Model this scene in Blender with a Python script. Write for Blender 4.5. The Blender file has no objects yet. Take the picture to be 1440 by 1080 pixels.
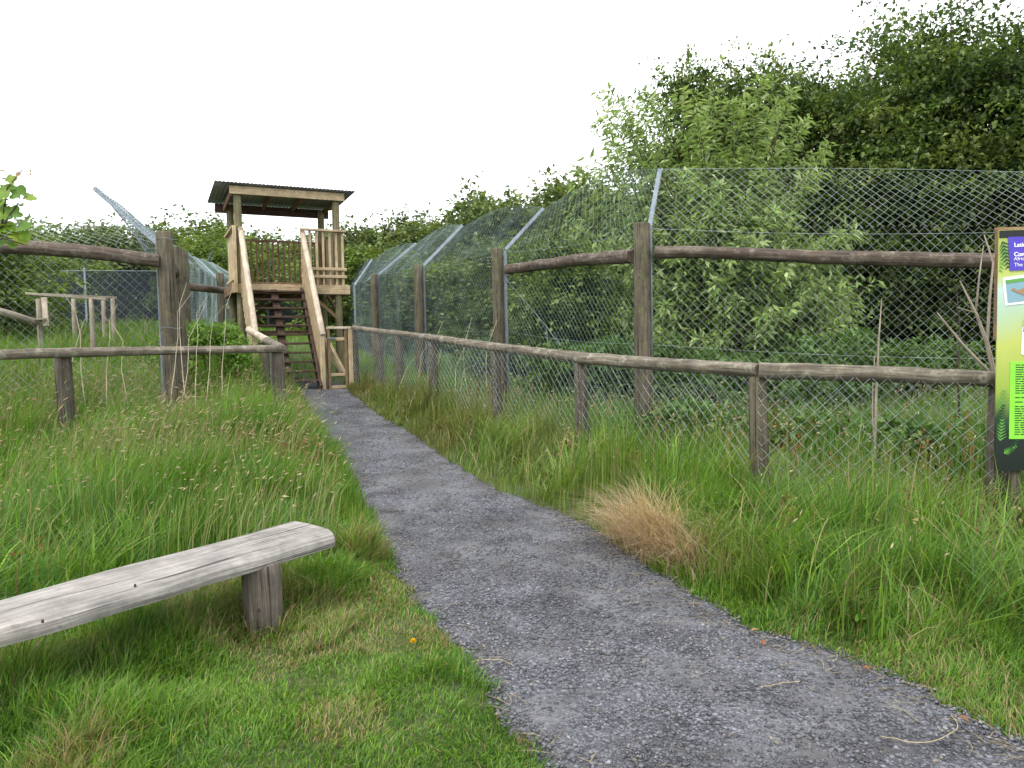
import bpy, math, random
import numpy as np
from mathutils import Vector, Matrix
R = random.Random(7)
rng = np.random.default_rng(11)
sc = bpy.context.scene
C = bpy.context.collection
# ------------------------------------------------------------------ camera
FPX, CAMH = 1050.0, 1.5
PITCH, ROLL = math.radians(-3.0), math.radians(1.0)
cam = bpy.data.cameras.new('camera'); cam_o = bpy.data.objects.new('camera', cam); C.objects.link(cam_o)
cam.sensor_width = 36; cam.lens = FPX/1440*36; cam.clip_end = 3000; cam.clip_start = 0.05
cam_o.matrix_world = Matrix.Translation((0, 0, CAMH)) @ Matrix.Rotation(math.pi/2+PITCH, 4, 'X') @ Matrix.Rotation(-ROLL, 4, 'Z')
sc.camera = cam_o
MW = np.array(cam_o.matrix_world.to_3x3())
def ray(px, py):
    return MW @ np.array([(px-720)/FPX, -(py-540)/FPX, -1.0])
def P(px, py, Y):                       # point seen at a photograph pixel, Y metres ahead
    d = ray(px, py); k = Y/d[1]
    return Vector((d[0]*k, Y, CAMH+d[2]*k))
# ------------------------------------------------------------------ terrain
GY = np.array([-20, 0, 4, 6, 9, 10.7, 12, 14, 16, 20, 30, 50, 130, 600]); GZ = np.array([0, 0, 0, .05, .2, .35, .48, .67, .82, 1.0, 1.15, 1.4, 9., 12.])
def sstep(a, b, x):
    t = np.clip((x-a)/(b-a), 0, 1); return t*t*(3-2*t)
def base_z(x, y):
    x = np.asarray(x, float); y = np.asarray(y, float)
    z = (np.interp(y-.5, GY, GZ)+np.interp(y, GY, GZ)+np.interp(y+.5, GY, GZ))/3
    z = z + sstep(3, 8, -x)*(.5*sstep(7, 13, y)+.45*sstep(13, 21, y)) - .12*sstep(2.5, 6, x)*sstep(4, 9, y)
    return z
def hit(px, py):
    d = ray(px, py)
    for k in np.arange(1.5, 60, .01):
        if CAMH+d[2]*k <= float(base_z(d[0]*k, d[1]*k)): return d[0]*k, d[1]*k
    return d[0]*60, d[1]*60
LE = [hit(*p) for p in [(755,1080),(700,1010),(655,930),(600,850),(557,792),(540,745),(500,690),(470,640),(440,590),(418,552)]]
RE = [hit(*p) for p in [(1440,1045),(1300,975),(1180,920),(1050,880),(960,830),(870,770),(800,725),(700,690),(640,655),(580,610),(530,583),(492,553)]]
LEy = np.array([-3, 1.5]+[p[1] for p in LE]+[22]); LEx = np.array([1.2, .45]+[p[0] for p in LE]+[-7])
REy = np.array([-3, 1.5]+[p[1] for p in RE]+[22]); REx = np.array([4.4, 2.5]+[p[0] for p in RE]+[-5.5])
def wob(y, k): return .012*np.sin(y*5.1+k)+.016*np.sin(y*13.7+2*k)+.014*np.sin(y*29+k*3)+.008*np.sin(y*67+k)
def XL(y): return np.interp(y, LEy, LEx)+wob(y, 1)+.07*sstep(4.5, 3, y)
def XR(y): return np.interp(y, REy, REx)+wob(y, 4)
def out(x, y):                          # metres outside the path (negative = on it)
    return np.where(np.asarray(y) < 15.2, np.maximum(XL(y)-x, x-XR(y)), 9.)
_vg = rng.random((256, 256))
def vnoise(x, y, s=1.0, o=0):
    x = np.asarray(x)*s+o*17.3+500; y = np.asarray(y)*s+o*7.7+500
    xi = np.floor(x).astype(int); yi = np.floor(y).astype(int); fx = x-xi; fy = y-yi
    fx = fx*fx*(3-2*fx); fy = fy*fy*(3-2*fy)
    g = lambda a, b: _vg[a % 256, b % 256]
    return (g(xi, yi)*(1-fx)+g(xi+1, yi)*fx)*(1-fy)+(g(xi, yi+1)*(1-fx)+g(xi+1, yi+1)*fx)*fy
def gz(x, y):
    o = out(x, y)
    return base_z(x, y) - .03 + sstep(-.02, .25, o)*(.045+.05*(vnoise(x, y, 1.7)-.5)+.03*(vnoise(x, y, 5.)-.5))
def gzf(x, y): return float(gz(np.array([x]), np.array([y]))[0])
# ------------------------------------------------------------------ materials
def nt(name):
    m = bpy.data.materials.new(name); m.use_nodes = True; n = m.node_tree; n.nodes.clear()
    o = n.nodes.new('ShaderNodeOutputMaterial'); return m, n, o
def N(n, t, **kw):
    q = n.nodes.new(t)
    for k, v in kw.items():
        if k.startswith('i_'):
            key = k[2:]; key = int(key) if key.isdigit() else key.replace('_', ' ')
            q.inputs[key].default_value = v
        else: setattr(q, k, v)
    return q
def ramp(n, stops, interp='LINEAR'):
    r = n.nodes.new('ShaderNodeValToRGB'); e = r.color_ramp.elements; r.color_ramp.interpolation = interp
    while len(e) < len(stops): e.new(.5)
    for el, (p, c) in zip(e, stops): el.position = p; el.color = (*c, 1) if len(c) == 3 else c
    return r
def mix(n, fac, a, b, mode='MIX'):
    m = n.nodes.new('ShaderNodeMix'); m.data_type = 'RGBA'; m.blend_type = mode
    L = n.links
    for s, v in ((0, fac), (6, a), (7, b)):
        if hasattr(v, 'is_output') or isinstance(v, bpy.types.NodeSocket): L.new(v, m.inputs[s])
        else: m.inputs[s].default_value = v if s == 0 else (*v, 1)
    return m.outputs[2]
def wood(name, dark, mid, light, patch=None, patch_amt=.5, rough=.85, crack=.5, grain=1.0, bump=.6):
    m, n, o = nt(name); L = n.links
    a = N(n, 'ShaderNodeAttribute', attribute_name='wc')
    mp = N(n, 'ShaderNodeMapping'); mp.inputs['Scale'].default_value = (40*grain, 40*grain, 2.2); L.new(a.outputs['Vector'], mp.inputs['Vector'])
    n1 = N(n, 'ShaderNodeTexNoise', i_Scale=1., i_Detail=8., i_Roughness=.65, i_Distortion=.6); L.new(mp.outputs[0], n1.inputs['Vector'])
    r1 = ramp(n, [(.28, dark), (.5, mid), (.72, light)]); L.new(n1.outputs['Fac'], r1.inputs[0])
    n2 = N(n, 'ShaderNodeTexNoise', i_Scale=5., i_Detail=6., i_Roughness=.7); L.new(a.outputs['Vector'], n2.inputs['Vector'])
    r2 = ramp(n, [(.35, (.55, .55, .55)), (.7, (1.25, 1.22, 1.18))]); L.new(n2.outputs['Fac'], r2.inputs[0])
    col = mix(n, .8, r1.outputs[0], r2.outputs[0], 'MULTIPLY')
    if patch:
        n3 = N(n, 'ShaderNodeTexNoise', i_Scale=9., i_Detail=7., i_Roughness=.75); L.new(a.outputs['Vector'], n3.inputs['Vector'])
        r3 = ramp(n, [(.52, (0, 0, 0)), (.66, (patch_amt,)*3)]); L.new(n3.outputs['Fac'], r3.inputs[0])
        col = mix(n, r3.outputs[0], col, patch)
    mc = N(n, 'ShaderNodeMapping'); mc.inputs['Scale'].default_value = (60*grain, 60*grain, 1.1); L.new(a.outputs['Vector'], mc.inputs['Vector'])
    n4 = N(n, 'ShaderNodeTexNoise', i_Scale=.8, i_Detail=2., i_Distortion=.3); L.new(mc.outputs[0], n4.inputs['Vector'])
    r4 = ramp(n, [(.3, (1, 1, 1)), (.37, (0, 0, 0))]); L.new(n4.outputs['Fac'], r4.inputs[0])
    k = N(n, 'ShaderNodeMath', operation='MULTIPLY'); L.new(r4.outputs[0], k.inputs[0]); k.inputs[1].default_value = crack
    col = mix(n, k.outputs[0], col, tuple(c*.35 for c in dark))
    b = N(n, 'ShaderNodeBsdfPrincipled', i_Roughness=rough); L.new(col, b.inputs['Base Color']); b.inputs['Specular IOR Level'].default_value = .25
    s = N(n, 'ShaderNodeMath', operation='SUBTRACT'); L.new(n1.outputs['Fac'], s.inputs[0]); L.new(k.outputs[0], s.inputs[1])
    bp = N(n, 'ShaderNodeBump', i_Strength=bump, i_Distance=.006); L.new(s.outputs[0], bp.inputs['Height']); L.new(bp.outputs[0], b.inputs['Normal'])
    L.new(b.outputs[0], o.inputs[0]); return m
def plain(name, c, rough=.6, metal=0., var=.25, scale=30):
    m, n, o = nt(name); L = n.links
    t = N(n, 'ShaderNodeTexCoord'); n1 = N(n, 'ShaderNodeTexNoise', i_Scale=float(scale), i_Detail=5.); L.new(t.outputs['Object'], n1.inputs['Vector'])
    r = ramp(n, [(.3, tuple(x*(1-var) for x in c)), (.7, tuple(min(1, x*(1+var)) for x in c))]); L.new(n1.outputs['Fac'], r.inputs[0])
    b = N(n, 'ShaderNodeBsdfPrincipled', i_Roughness=rough, i_Metallic=metal); L.new(r.outputs[0], b.inputs['Base Color'])
    b.inputs['Specular IOR Level'].default_value = .3
    L.new(b.outputs[0], o.inputs[0]); return m
def leafmat(name, trans=.35, rough=.55, pale_back=None, spec=.25):
    m, n, o = nt(name); L = n.links
    a = N(n, 'ShaderNodeAttribute', attribute_name='col'); col = a.outputs['Color']
    if pale_back:
        g = N(n, 'ShaderNodeNewGeometry'); col = mix(n, g.outputs['Backfacing'], col, mix(n, .3, a.outputs['Color'], pale_back))
    b = N(n, 'ShaderNodeBsdfPrincipled', i_Roughness=rough); L.new(col, b.inputs['Base Color']); b.inputs['Specular IOR Level'].default_value = spec
    tr = N(n, 'ShaderNodeBsdfTranslucent'); L.new(mix(n, 1., col, (1.25, 1.3, .6), 'MULTIPLY'), tr.inputs['Color'])
    ms = N(n, 'ShaderNodeMixShader'); ms.inputs[0].default_value = trans
    L.new(b.outputs[0], ms.inputs[1]); L.new(tr.outputs[0], ms.inputs[2]); L.new(ms.outputs[0], o.inputs[0]); return m
M = dict(
    bench=wood('bench_wood', (.15,.14,.125), (.28,.265,.245), (.38,.36,.335), (.16,.148,.13), .7, crack=.95, grain=1.1, bump=1.),
    bench_leg=wood('bench_leg_wood', (.05,.042,.034), (.13,.11,.09), (.23,.2,.17), (.12,.11,.05), .4, crack=.9, grain=1.),
    post=wood('fence_post_wood', (.045,.038,.027), (.1,.086,.06), (.185,.165,.125), (.13,.135,.06), .6, bump=1., crack=.9),
    post_dark=wood('dark_post_wood', (.04,.034,.027), (.09,.077,.06), (.18,.16,.13), (.12,.125,.07), .5, bump=1., crack=.9),
    rail=wood('low_rail_wood', (.055,.046,.034), (.14,.12,.09), (.26,.235,.19), (.36,.35,.27), .6, bump=.9),
    rail_up=wood('upper_rail_wood', (.04,.029,.023), (.09,.068,.052), (.2,.17,.14), (.27,.25,.2), .55, bump=.9),
    timber=wood('new_timber', (.29,.215,.125), (.48,.38,.235), (.6,.5,.34), (.25,.19,.11), .35, crack=.25, bump=.3),
    timber_red=wood('brown_timber', (.12,.07,.04), (.22,.14,.085), (.31,.21,.13), (.12,.08,.05), .4, crack=.3),
    pale=wood('pale_peeled_wood', (.36,.285,.2), (.52,.44,.34), (.64,.57,.47), (.32,.27,.2), .4, crack=.3, bump=.3),
    dark_tread=wood('dark_stair_wood', (.035,.022,.016), (.075,.048,.035), (.13,.09,.065), (.05,.035,.025), .4),
    tower_post=wood('green_treated_post', (.1,.085,.045), (.19,.17,.095), (.27,.25,.15), (.16,.18,.08), .5),
    dead=wood('dead_branch_wood', (.15,.12,.09), (.3,.26,.2), (.42,.38,.3), (.2,.17,.13), .4),
    bark=wood('tree_bark', (.03,.024,.018), (.065,.052,.038), (.11,.09,.065), (.09,.1,.06), .5),
    wire=plain('galvanised_wire', (.27,.31,.3), .45, .35, .55, 4),
    wire_green=plain('green_wire', (.2,.27,.26), .5, .2, .5, 4),
    galv=plain('galvanised_steel', (.2,.235,.26), .42, .55, .2, 12),
    net=plain('dark_shade_net', (.022,.03,.038), .8, 0, .3, 3),
    roof=plain('corrugated_steel', (.2,.215,.21), .5, .3, .3, 3),
    grass=leafmat('grass_blade', .38, .5), leaf=leafmat('leaf', .32, .5), leaf_pale=leafmat('pale_backed_leaf', .35, .5, (.36,.43,.3)),
    leaf_dark=leafmat('dark_leaf', .36, .45),
)
# ------------------------------------------------------------------ objects
def tag(o, label=None, cat=None, group=None, kind=None):
    if label: o['label'] = label
    if cat: o['category'] = cat
    if group: o['group'] = group
    if kind: o['kind'] = kind
    return o
def thing(name, label, cat, loc, group=None):
    o = bpy.data.objects.new(name, None); o.empty_display_size = .2; C.objects.link(o); o.location = loc
    return tag(o, label, cat, group)
def root_loc(o):
    v = Vector((0, 0, 0))
    while o: v = v+Vector(o.location); o = o.parent
    return v
class MB:
    def __init__(s): s.v = []; s.f = []; s.w = []; s.sm = []
    def add(s, vs, fs, ws, smooth=False):
        k = len(s.v); s.v += [tuple(v) for v in vs]; s.w += [tuple(w) for w in ws]
        s.f += [tuple(i+k for i in f) for f in fs]; s.sm += [smooth]*len(fs)
    def box(s, a, b, w, h, up=(0,0,1), bev=.0, jitter=0.):
        """beam from a to b, w wide and h high, small chamfers on its long edges"""
        a = Vector(a); b = Vector(b); d = (b-a); l = d.length; d.normalize(); up = Vector(up)
        if abs(d.dot(up)) > .98: up = Vector((0, 1, 0))
        sd = d.cross(up).normalized(); up = sd.cross(d).normalized()
        c = min(w, h)*.12 if bev == 0 else bev
        prof = [(-w/2+c, -h/2), (w/2-c, -h/2), (w/2, -h/2+c), (w/2, h/2-c), (w/2-c, h/2), (-w/2+c, h/2), (-w/2, h/2-c), (-w/2, -h/2+c)]
        off = R.random()*20; o2 = R.random()*5; vs = []; ws = []
        for t in (0, 1):
            for (x, z) in prof: vs.append(a+d*l*t+sd*x+up*z); ws.append((x+o2, z, l*t+off))
        fs = [(i, (i+1) % 8, 8+(i+1) % 8, 8+i) for i in range(8)]+[tuple(range(7, -1, -1)), tuple(range(8, 16))]
        s.add(vs, fs, ws); return s
    def log(s, pts, rad, sides=14, wobble=.06, cap=True, step=.3, bend=0.):
        pts = [Vector(p) for p in pts]; rad = list(rad) if hasattr(rad, '__len__') else [rad]*len(pts)
        P2 = []; R2 = []
        for i in range(len(pts)-1):
            l = (pts[i+1]-pts[i]).length; k = max(1, int(l/step))
            for j in range(k):
                t = j/k; P2.append(pts[i].lerp(pts[i+1], t)); R2.append(rad[i]*(1-t)+rad[i+1]*t)
        P2.append(pts[-1]); R2.append(rad[-1])
        if bend:
            for i in range(1, len(P2)-1):
                P2[i] = P2[i]+Vector((R.uniform(-1, 1), R.uniform(-1, 1), R.uniform(-1, 1)))*bend
        if cap:
            e0 = (P2[0]-P2[1]).normalized(); e1 = (P2[-1]-P2[-2]).normalized()
            P2 = [P2[0]]+[P2[0]-e0*R2[0]*.12]+P2[1:-1]+[P2[-1]-e1*R2[-1]*.12]+[P2[-1]]
            R2 = [R2[0]*.9, R2[0]]+R2[1:-1]+[R2[-1], R2[-1]*.88]
        off = R.random()*20; ox = R.random()*5; vs = []; ws = []; L = 0; n = len(P2)
        ph = [R.random()*6.28 for _ in range(3)]; prevx = None
        for i, p in enumerate(P2):
            d = (P2[min(i+1, n-1)]-P2[max(i-1, 0)]).normalized()
            x = (prevx - d*prevx.dot(d)) if prevx else d.cross(Vector((0, 0, 1)) if abs(d.z) < .9 else Vector((1, 0, 0)))
            x.normalize(); prevx = x; y = d.cross(x)
            if i: L += (P2[i]-P2[i-1]).length
            for k in range(sides):
                a = 2*math.pi*k/sides
                r = R2[i]*(1+wobble*(math.sin(2*a+ph[0]+L*1.3)*.5+math.sin(3*a+ph[1]-L*2.1)*.35+math.sin(5*a+ph[2]+L*4)*.2)+wobble*.5*R.uniform(-1, 1)*(.5))
                vs.append(p+x*(r*math.cos(a))+y*(r*math.sin(a))); ws.append((r*math.cos(a)+ox, r*math.sin(a), L+off))
        fs = [(i*sides+k, i*sides+(k+1) % sides, (i+1)*sides+(k+1) % sides, (i+1)*sides+k) for i in range(n-1) for k in range(sides)]
        s.add(vs, fs, ws, True)
        if cap:
            k0 = len(s.v)-n*sides
            s.f.append(tuple(k0+i for i in range(sides-1, -1, -1))); s.f.append(tuple(k0+(n-1)*sides+i for i in range(sides))); s.sm += [False, False]
        return s
    def wire(s, pts, r, sides=3):
        pts = [Vector(p) for p in pts]; vs = []; n = len(pts)
        for i, p in enumerate(pts):
            d = (pts[min(i+1, n-1)]-pts[max(i-1, 0)]).normalized()
            x = d.cross(Vector((.13, .31, .94))).normalized(); y = d.cross(x)
            for k in range(sides):
                a = 2*math.pi*k/sides; vs.append(p+x*(r*math.cos(a))+y*(r*math.sin(a)))
        fs = [(i*sides+k, i*sides+(k+1) % sides, (i+1)*sides+(k+1) % sides, (i+1)*sides+k) for i in range(n-1) for k in range(sides)]
        s.add(vs, fs, vs, True); return s
    def poly_prism(s, pts, nrm, th):
        """flat outline with a thickness"""
        pts = [Vector(p) for p in pts]; nrm = Vector(nrm).normalized(); n = len(pts)
        e = (pts[-1]-pts[0]).normalized(); f = nrm.cross(e); off = R.random()*9
        vs = [p+nrm*th/2 for p in pts]+[p-nrm*th/2 for p in pts]
        ws = [(f.dot(p)+off, 0, e.dot(p)+off) for p in pts]*2
        fs = [tuple(range(n)), tuple(range(2*n-1, n-1, -1))]+[(i, i+n, (i+1) % n+n, (i+1) % n) for i in range(n)]
        s.add(vs, fs, ws); return s
    def build(s, name, mat, parent=None):
        off = root_loc(parent); me = bpy.data.meshes.new(name)
        me.from_pydata([(x-off.x, y-off.y, z-off.z) for x, y, z in s.v], [], s.f)
        at = me.attributes.new('wc', 'FLOAT_VECTOR', 'POINT'); at.data.foreach_set('vector', np.array(s.w, 'f').ravel())
        me.polygons.foreach_set('use_smooth', s.sm); me.materials.append(mat); me.update()
        o = bpy.data.objects.new(name, me); C.objects.link(o); o.parent = parent
        return o
def npmesh(name, V, T, col, mat, parent=None, off=None, smooth=False):
    """numpy triangles; col is per vertex"""
    o_ = root_loc(parent) if off is None else off
    V = V-np.array([o_.x, o_.y, o_.z]); me = bpy.data.meshes.new(name); k = T.shape[1]
    me.vertices.add(len(V)); me.vertices.foreach_set('co', V.astype('f').ravel())
    me.loops.add(T.size); me.loops.foreach_set('vertex_index', T.astype('i').ravel())
    me.polygons.add(len(T)); me.polygons.foreach_set('loop_start', np.arange(0, T.size, k, dtype='i'))
    if smooth: me.polygons.foreach_set('use_smooth', np.ones(len(T), bool))
    me.update(calc_edges=True)
    if col is not None:
        at = me.attributes.new('col', 'FLOAT_COLOR', 'POINT'); c4 = np.ones((len(V), 4), 'f'); c4[:, :3] = col
        at.data.foreach_set('color', c4.ravel())
    me.materials.append(mat)
    o = bpy.data.objects.new(name, me); C.objects.link(o); o.parent = parent; return o
# ------------------------------------------------------------------ ground + path
def axis(parts):
    a = []
    for s, e, st in parts: a += list(np.arange(s, e, st))
    return np.array(a+[parts[-1][1]])
gx = axis([(-400,-60,30),(-60,-16,2),(-16,-6,.4),(-6,6,.09),(6,16,.4),(16,60,2),(60,400,30)])
gy = axis([(-20,1.5,.5),(1.5,9,.09),(9,16,.15),(16,30,.6),(30,80,3),(80,600,30)])
XX, YY = np.meshgrid(gx, gy); ZZ = gz(XX, YY); nx = len(gx); ny = len(gy)
idx = np.arange(nx*ny).reshape(ny, nx)
Q = np.stack([idx[:-1,:-1], idx[:-1,1:], idx[1:,1:], idx[1:,:-1]], -1).reshape(-1, 4)
m, n, o = nt('soil_and_thatch'); L = n.links
t = N(n, 'ShaderNodeTexCoord'); a = N(n, 'ShaderNodeTexNoise', i_Scale=3., i_Detail=10., i_Roughness=.7); L.new(t.outputs['Object'], a.inputs['Vector'])
b2 = N(n, 'ShaderNodeTexNoise', i_Scale=60., i_Detail=6., i_Roughness=.7); L.new(t.outputs['Object'], b2.inputs['Vector'])
r = ramp(n, [(.3, (.04,.07,.015)), (.5, (.075,.105,.025)), (.7, (.12,.12,.045))]); L.new(a.outputs['Fac'], r.inputs[0])
r2 = ramp(n, [(.3, (.5,.5,.5)), (.7, (1.3,1.3,1.3))]); L.new(b2.outputs['Fac'], r2.inputs[0])
bs = N(n, 'ShaderNodeBsdfPrincipled', i_Roughness=.95); L.new(mix(n, 1., r.outputs[0], r2.outputs[0], 'MULTIPLY'), bs.inputs['Base Color'])
bp = N(n, 'ShaderNodeBump', i_Strength=.8, i_Distance=.03); L.new(b2.outputs['Fac'], bp.inputs['Height']); L.new(bp.outputs[0], bs.inputs['Normal']); L.new(bs.outputs[0], o.inputs[0])
tag(npmesh('ground', np.stack([XX, YY, ZZ], -1).reshape(-1, 3), Q, None, m, smooth=True), kind='structure')
# path sheet
py_ = axis([(-3, 2, .2), (2, 8, .05), (8, 17.5, .1)]); pu = np.linspace(0, 1, 60)
UU, VV = np.meshgrid(pu, py_); xl = XL(VV)-.06; xr = XR(VV)+.06
PX = xl+(xr-xl)*UU; PZ = base_z(PX, VV)+.012*(vnoise(PX, VV, 2.2)-.5)+.006*(vnoise(PX, VV, 9)-.5)-.025*sstep(.9, 1, np.abs(UU-.5)*2)
idx = np.arange(PX.size).reshape(PX.shape); Q = np.stack([idx[:-1,:-1], idx[:-1,1:], idx[1:,1:], idx[1:,:-1]], -1).reshape(-1, 4)
m, n, o = nt('slate_gravel'); L = n.links
t = N(n, 'ShaderNodeTexCoord')
v1 = N(n, 'ShaderNodeTexVoronoi', i_Scale=75.); v1.inputs['Randomness'].default_value = 1; L.new(t.outputs['Object'], v1.inputs['Vector'])
v2 = N(n, 'ShaderNodeTexVoronoi', i_Scale=170.); L.new(t.outputs['Object'], v2.inputs['Vector'])
sp = N(n, 'ShaderNodeSeparateColor'); L.new(v1.outputs['Color'], sp.inputs[0]); sp2 = N(n, 'ShaderNodeSeparateColor'); L.new(v2.outputs['Color'], sp2.inputs[0])
r = ramp(n, [(0, (.035,.036,.041)), (.5, (.088,.091,.102)), (.85, (.135,.14,.157)), (1, (.23,.235,.25))]); L.new(sp.outputs[0], r.inputs[0])
r2 = ramp(n, [(0, (.55,.55,.55)), (1, (1.35,1.35,1.35))]); L.new(sp2.outputs[0], r2.inputs[0])
c = mix(n, .8, r.outputs[0], r2.outputs[0], 'MULTIPLY')
big = N(n, 'ShaderNodeTexNoise', i_Scale=1.3, i_Detail=8., i_Roughness=.65); L.new(t.outputs['Object'], big.inputs['Vector'])
rb = ramp(n, [(.44, (0,0,0)), (.6, (.9,.9,.9))]); L.new(big.outputs['Fac'], rb.inputs[0])
c = mix(n, rb.outputs[0], c, (.125,.125,.13))
dk = N(n, 'ShaderNodeTexNoise', i_Scale=2.6, i_Detail=6.); mpd = N(n, 'ShaderNodeMapping'); mpd.inputs['Location'].default_value = (5,3,0); L.new(t.outputs['Object'], mpd.inputs[0]); L.new(mpd.outputs[0], dk.inputs['Vector'])
rd = ramp(n, [(.36, (.62,.6,.58)), (.58, (1.12,1.12,1.12))]); L.new(dk.outputs['Fac'], rd.inputs[0]); c = mix(n, 1., c, rd.outputs[0], 'MULTIPLY')
bs = N(n, 'ShaderNodeBsdfPrincipled', i_Roughness=.8); bs.inputs['Specular IOR Level'].default_value = .3; L.new(c, bs.inputs['Base Color'])
h = N(n, 'ShaderNodeMath', operation='MULTIPLY_ADD'); L.new(v1.outputs['Distance'], h.inputs[0]); h.inputs[1].default_value = -1.; L.new(sp.outputs[1], h.inputs[2])
bp = N(n, 'ShaderNodeBump', i_Strength=.9, i_Distance=.008); L.new(h.outputs[0], bp.inputs['Height']); L.new(bp.outputs[0], bs.inputs['Normal']); L.new(bs.outputs[0], o.inputs[0])
tag(npmesh('path', np.stack([PX, VV, PZ], -1).reshape(-1, 3), Q, None, m, smooth=True), kind='structure')
# loose stones
OCT = np.array([(1,0,0),(-1,0,0),(0,1,0),(0,-1,0),(0,0,1),(0,0,-1)], float)
OF = np.array([(0,2,4),(2,1,4),(1,3,4),(3,0,4),(2,0,5),(1,2,5),(3,1,5),(0,3,5)])
def stones(n, ymax, smin, smax, power):
    y = 1.8+(ymax-1.8)*rng.random(n)**power; u = rng.random(n)
    x = XL(y)+(XR(y)-XL(y))*(u*1.06-.03); s = smin+(smax-smin)*rng.random(n)**3.5
    V = OCT[None]*rng.uniform(.6, 1.3, (n, 6, 1))*np.stack([s, s*rng.uniform(.5, 1, n), s*rng.uniform(.25, .6, n)], -1)[:, None]
    a = rng.random(n)*6.28; ca, sa = np.cos(a)[:, None], np.sin(a)[:, None]
    X = V[..., 0]*ca-V[..., 1]*sa; Y = V[..., 0]*sa+V[..., 1]*ca; tl = rng.uniform(-.3, .3, (n, 1)); Z = V[..., 2]+X*tl
    zb = base_z(x, y)+.012*(vnoise(x, y, 2.2)-.5)
    V = np.stack([X+x[:, None], Y+y[:, None], Z+zb[:, None]+s[:, None]*.15], -1)
    g = rng.uniform(.035, .15, n)*(.6+.8*vnoise(x, y, 3, 71))*(1+.6*(rng.random(n) < .03)); col = np.stack([g*.98, g, g*1.12], -1)
    warm = rng.random(n) < .06; col[warm] *= (1.3, 1.1, .8)
    return V.reshape(-1, 3), (OF[None]+6*np.arange(n)[:, None, None]).reshape(-1, 3), np.repeat(col, 6, 0)
def merge(parts):
    V = []; T = []; Cc = []; k = 0
    for v, t_, c_ in parts: V.append(v); T.append(t_+k); Cc.append(c_); k += len(v)
    return np.concatenate(V), np.concatenate(T), np.concatenate(Cc)
m, n, o = nt('loose_slate'); a = N(n, 'ShaderNodeAttribute', attribute_name='col'); b = N(n, 'ShaderNodeBsdfPrincipled', i_Roughness=.7)
n.links.new(a.outputs['Color'], b.inputs['Base Color']); n.links.new(b.outputs[0], o.inputs[0])
V, T, Cc = merge([stones(42000, 6.5, .0035, .017, 1.3), stones(26000, 15, .006, .015, 1.2)])
tag(npmesh('gravel', V, T, Cc, m), 'loose dark slate chippings covering the footpath', 'gravel', kind='stuff')
# ------------------------------------------------------------------ blades
def blades(x, y, z, Ln, W, bend, ang, col, curl=None, segs=3):
    """curved tapering blades; ang = lean direction"""
    n = len(x); ts = np.array([0, .38, .72, 1.0]); ws = np.array([.8, 1., .7, 0.])
    wa = ang+np.pi/2+rng.normal(0, .6, n); V = np.zeros((n, 7, 3))
    for i, (t_, w_) in enumerate(zip(ts, ws)):
        hx = Ln*bend*t_**1.8; hz = Ln*(t_-.42*bend*t_**2.4)
        cx = x+np.cos(ang)*hx; cy = y+np.sin(ang)*hx; cz = z+hz
        if i < 3:
            V[:, 2*i] = np.stack([cx-np.cos(wa)*W*w_/2, cy-np.sin(wa)*W*w_/2, cz], -1)
            V[:, 2*i+1] = np.stack([cx+np.cos(wa)*W*w_/2, cy+np.sin(wa)*W*w_/2, cz], -1)
        else: V[:, 6] = np.stack([cx, cy, cz], -1)
    F = np.array([(0,1,3),(0,3,2),(2,3,5),(2,5,4),(4,5,6)])
    T = (F[None]+7*np.arange(n)[:, None, None]).reshape(-1, 3)
    return V.reshape(-1, 3), T, np.repeat(col, 7, 0)
BS = Vector((.507, .862))               # direction of the bench
def bench_p(x, y): return (x+2.11)*.862-(y-3.08)*.507
PAL = np.array([(.12,.225,.025), (.17,.295,.035), (.09,.19,.03), (.21,.3,.055), (.28,.28,.11), (.065,.155,.028)])
def grass_col(x, y, n, dry=.08, olive=None):
    k = np.clip((vnoise(x, y, .9, 3)*.55+vnoise(x, y, 3.5, 5)*.45), 0, 1)
    pr = rng.random(n)*.6+k*.4
    i = np.digitize(pr, [.3, .52, .68, .84, .96]); order = np.array([5, 2, 0, 1, 3, 3])
    c = PAL[order[i]]*rng.uniform(.75, 1.3, (n, 1))
    if olive is not None: f_ = (sstep(6.5, 10.5, y)*.55+.35*(vnoise(x, y, 1.4, 77) > .62))[:, None]; c = c*(1-f_)+np.array([(.17,.165,.06)])*rng.uniform(.6, 1.2, (n, 1))*f_
    d = rng.random(n) < dry; c[d] = np.array([(.34,.27,.14)])*rng.uniform(.6, 1.2, (d.sum(), 1))
    return c
def area(n, x0, x1, y0, y1, power=1.): return rng.uniform(x0, x1, n), y0+(y1-y0)*rng.random(n)**power
def inview(x, y, pad=1.0): return np.abs(x) < y*.72+pad
WIND = .25
def lean(n, amt=1.4, x=None, y=None):
    if x is None: return WIND+rng.normal(0, amt, n)
    return WIND+(vnoise(x, y, 1.1, 41)-.5)*2.5+(vnoise(x, y, 5.5, 43)-.5)*4+rng.normal(0, amt*.75, n)
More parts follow.
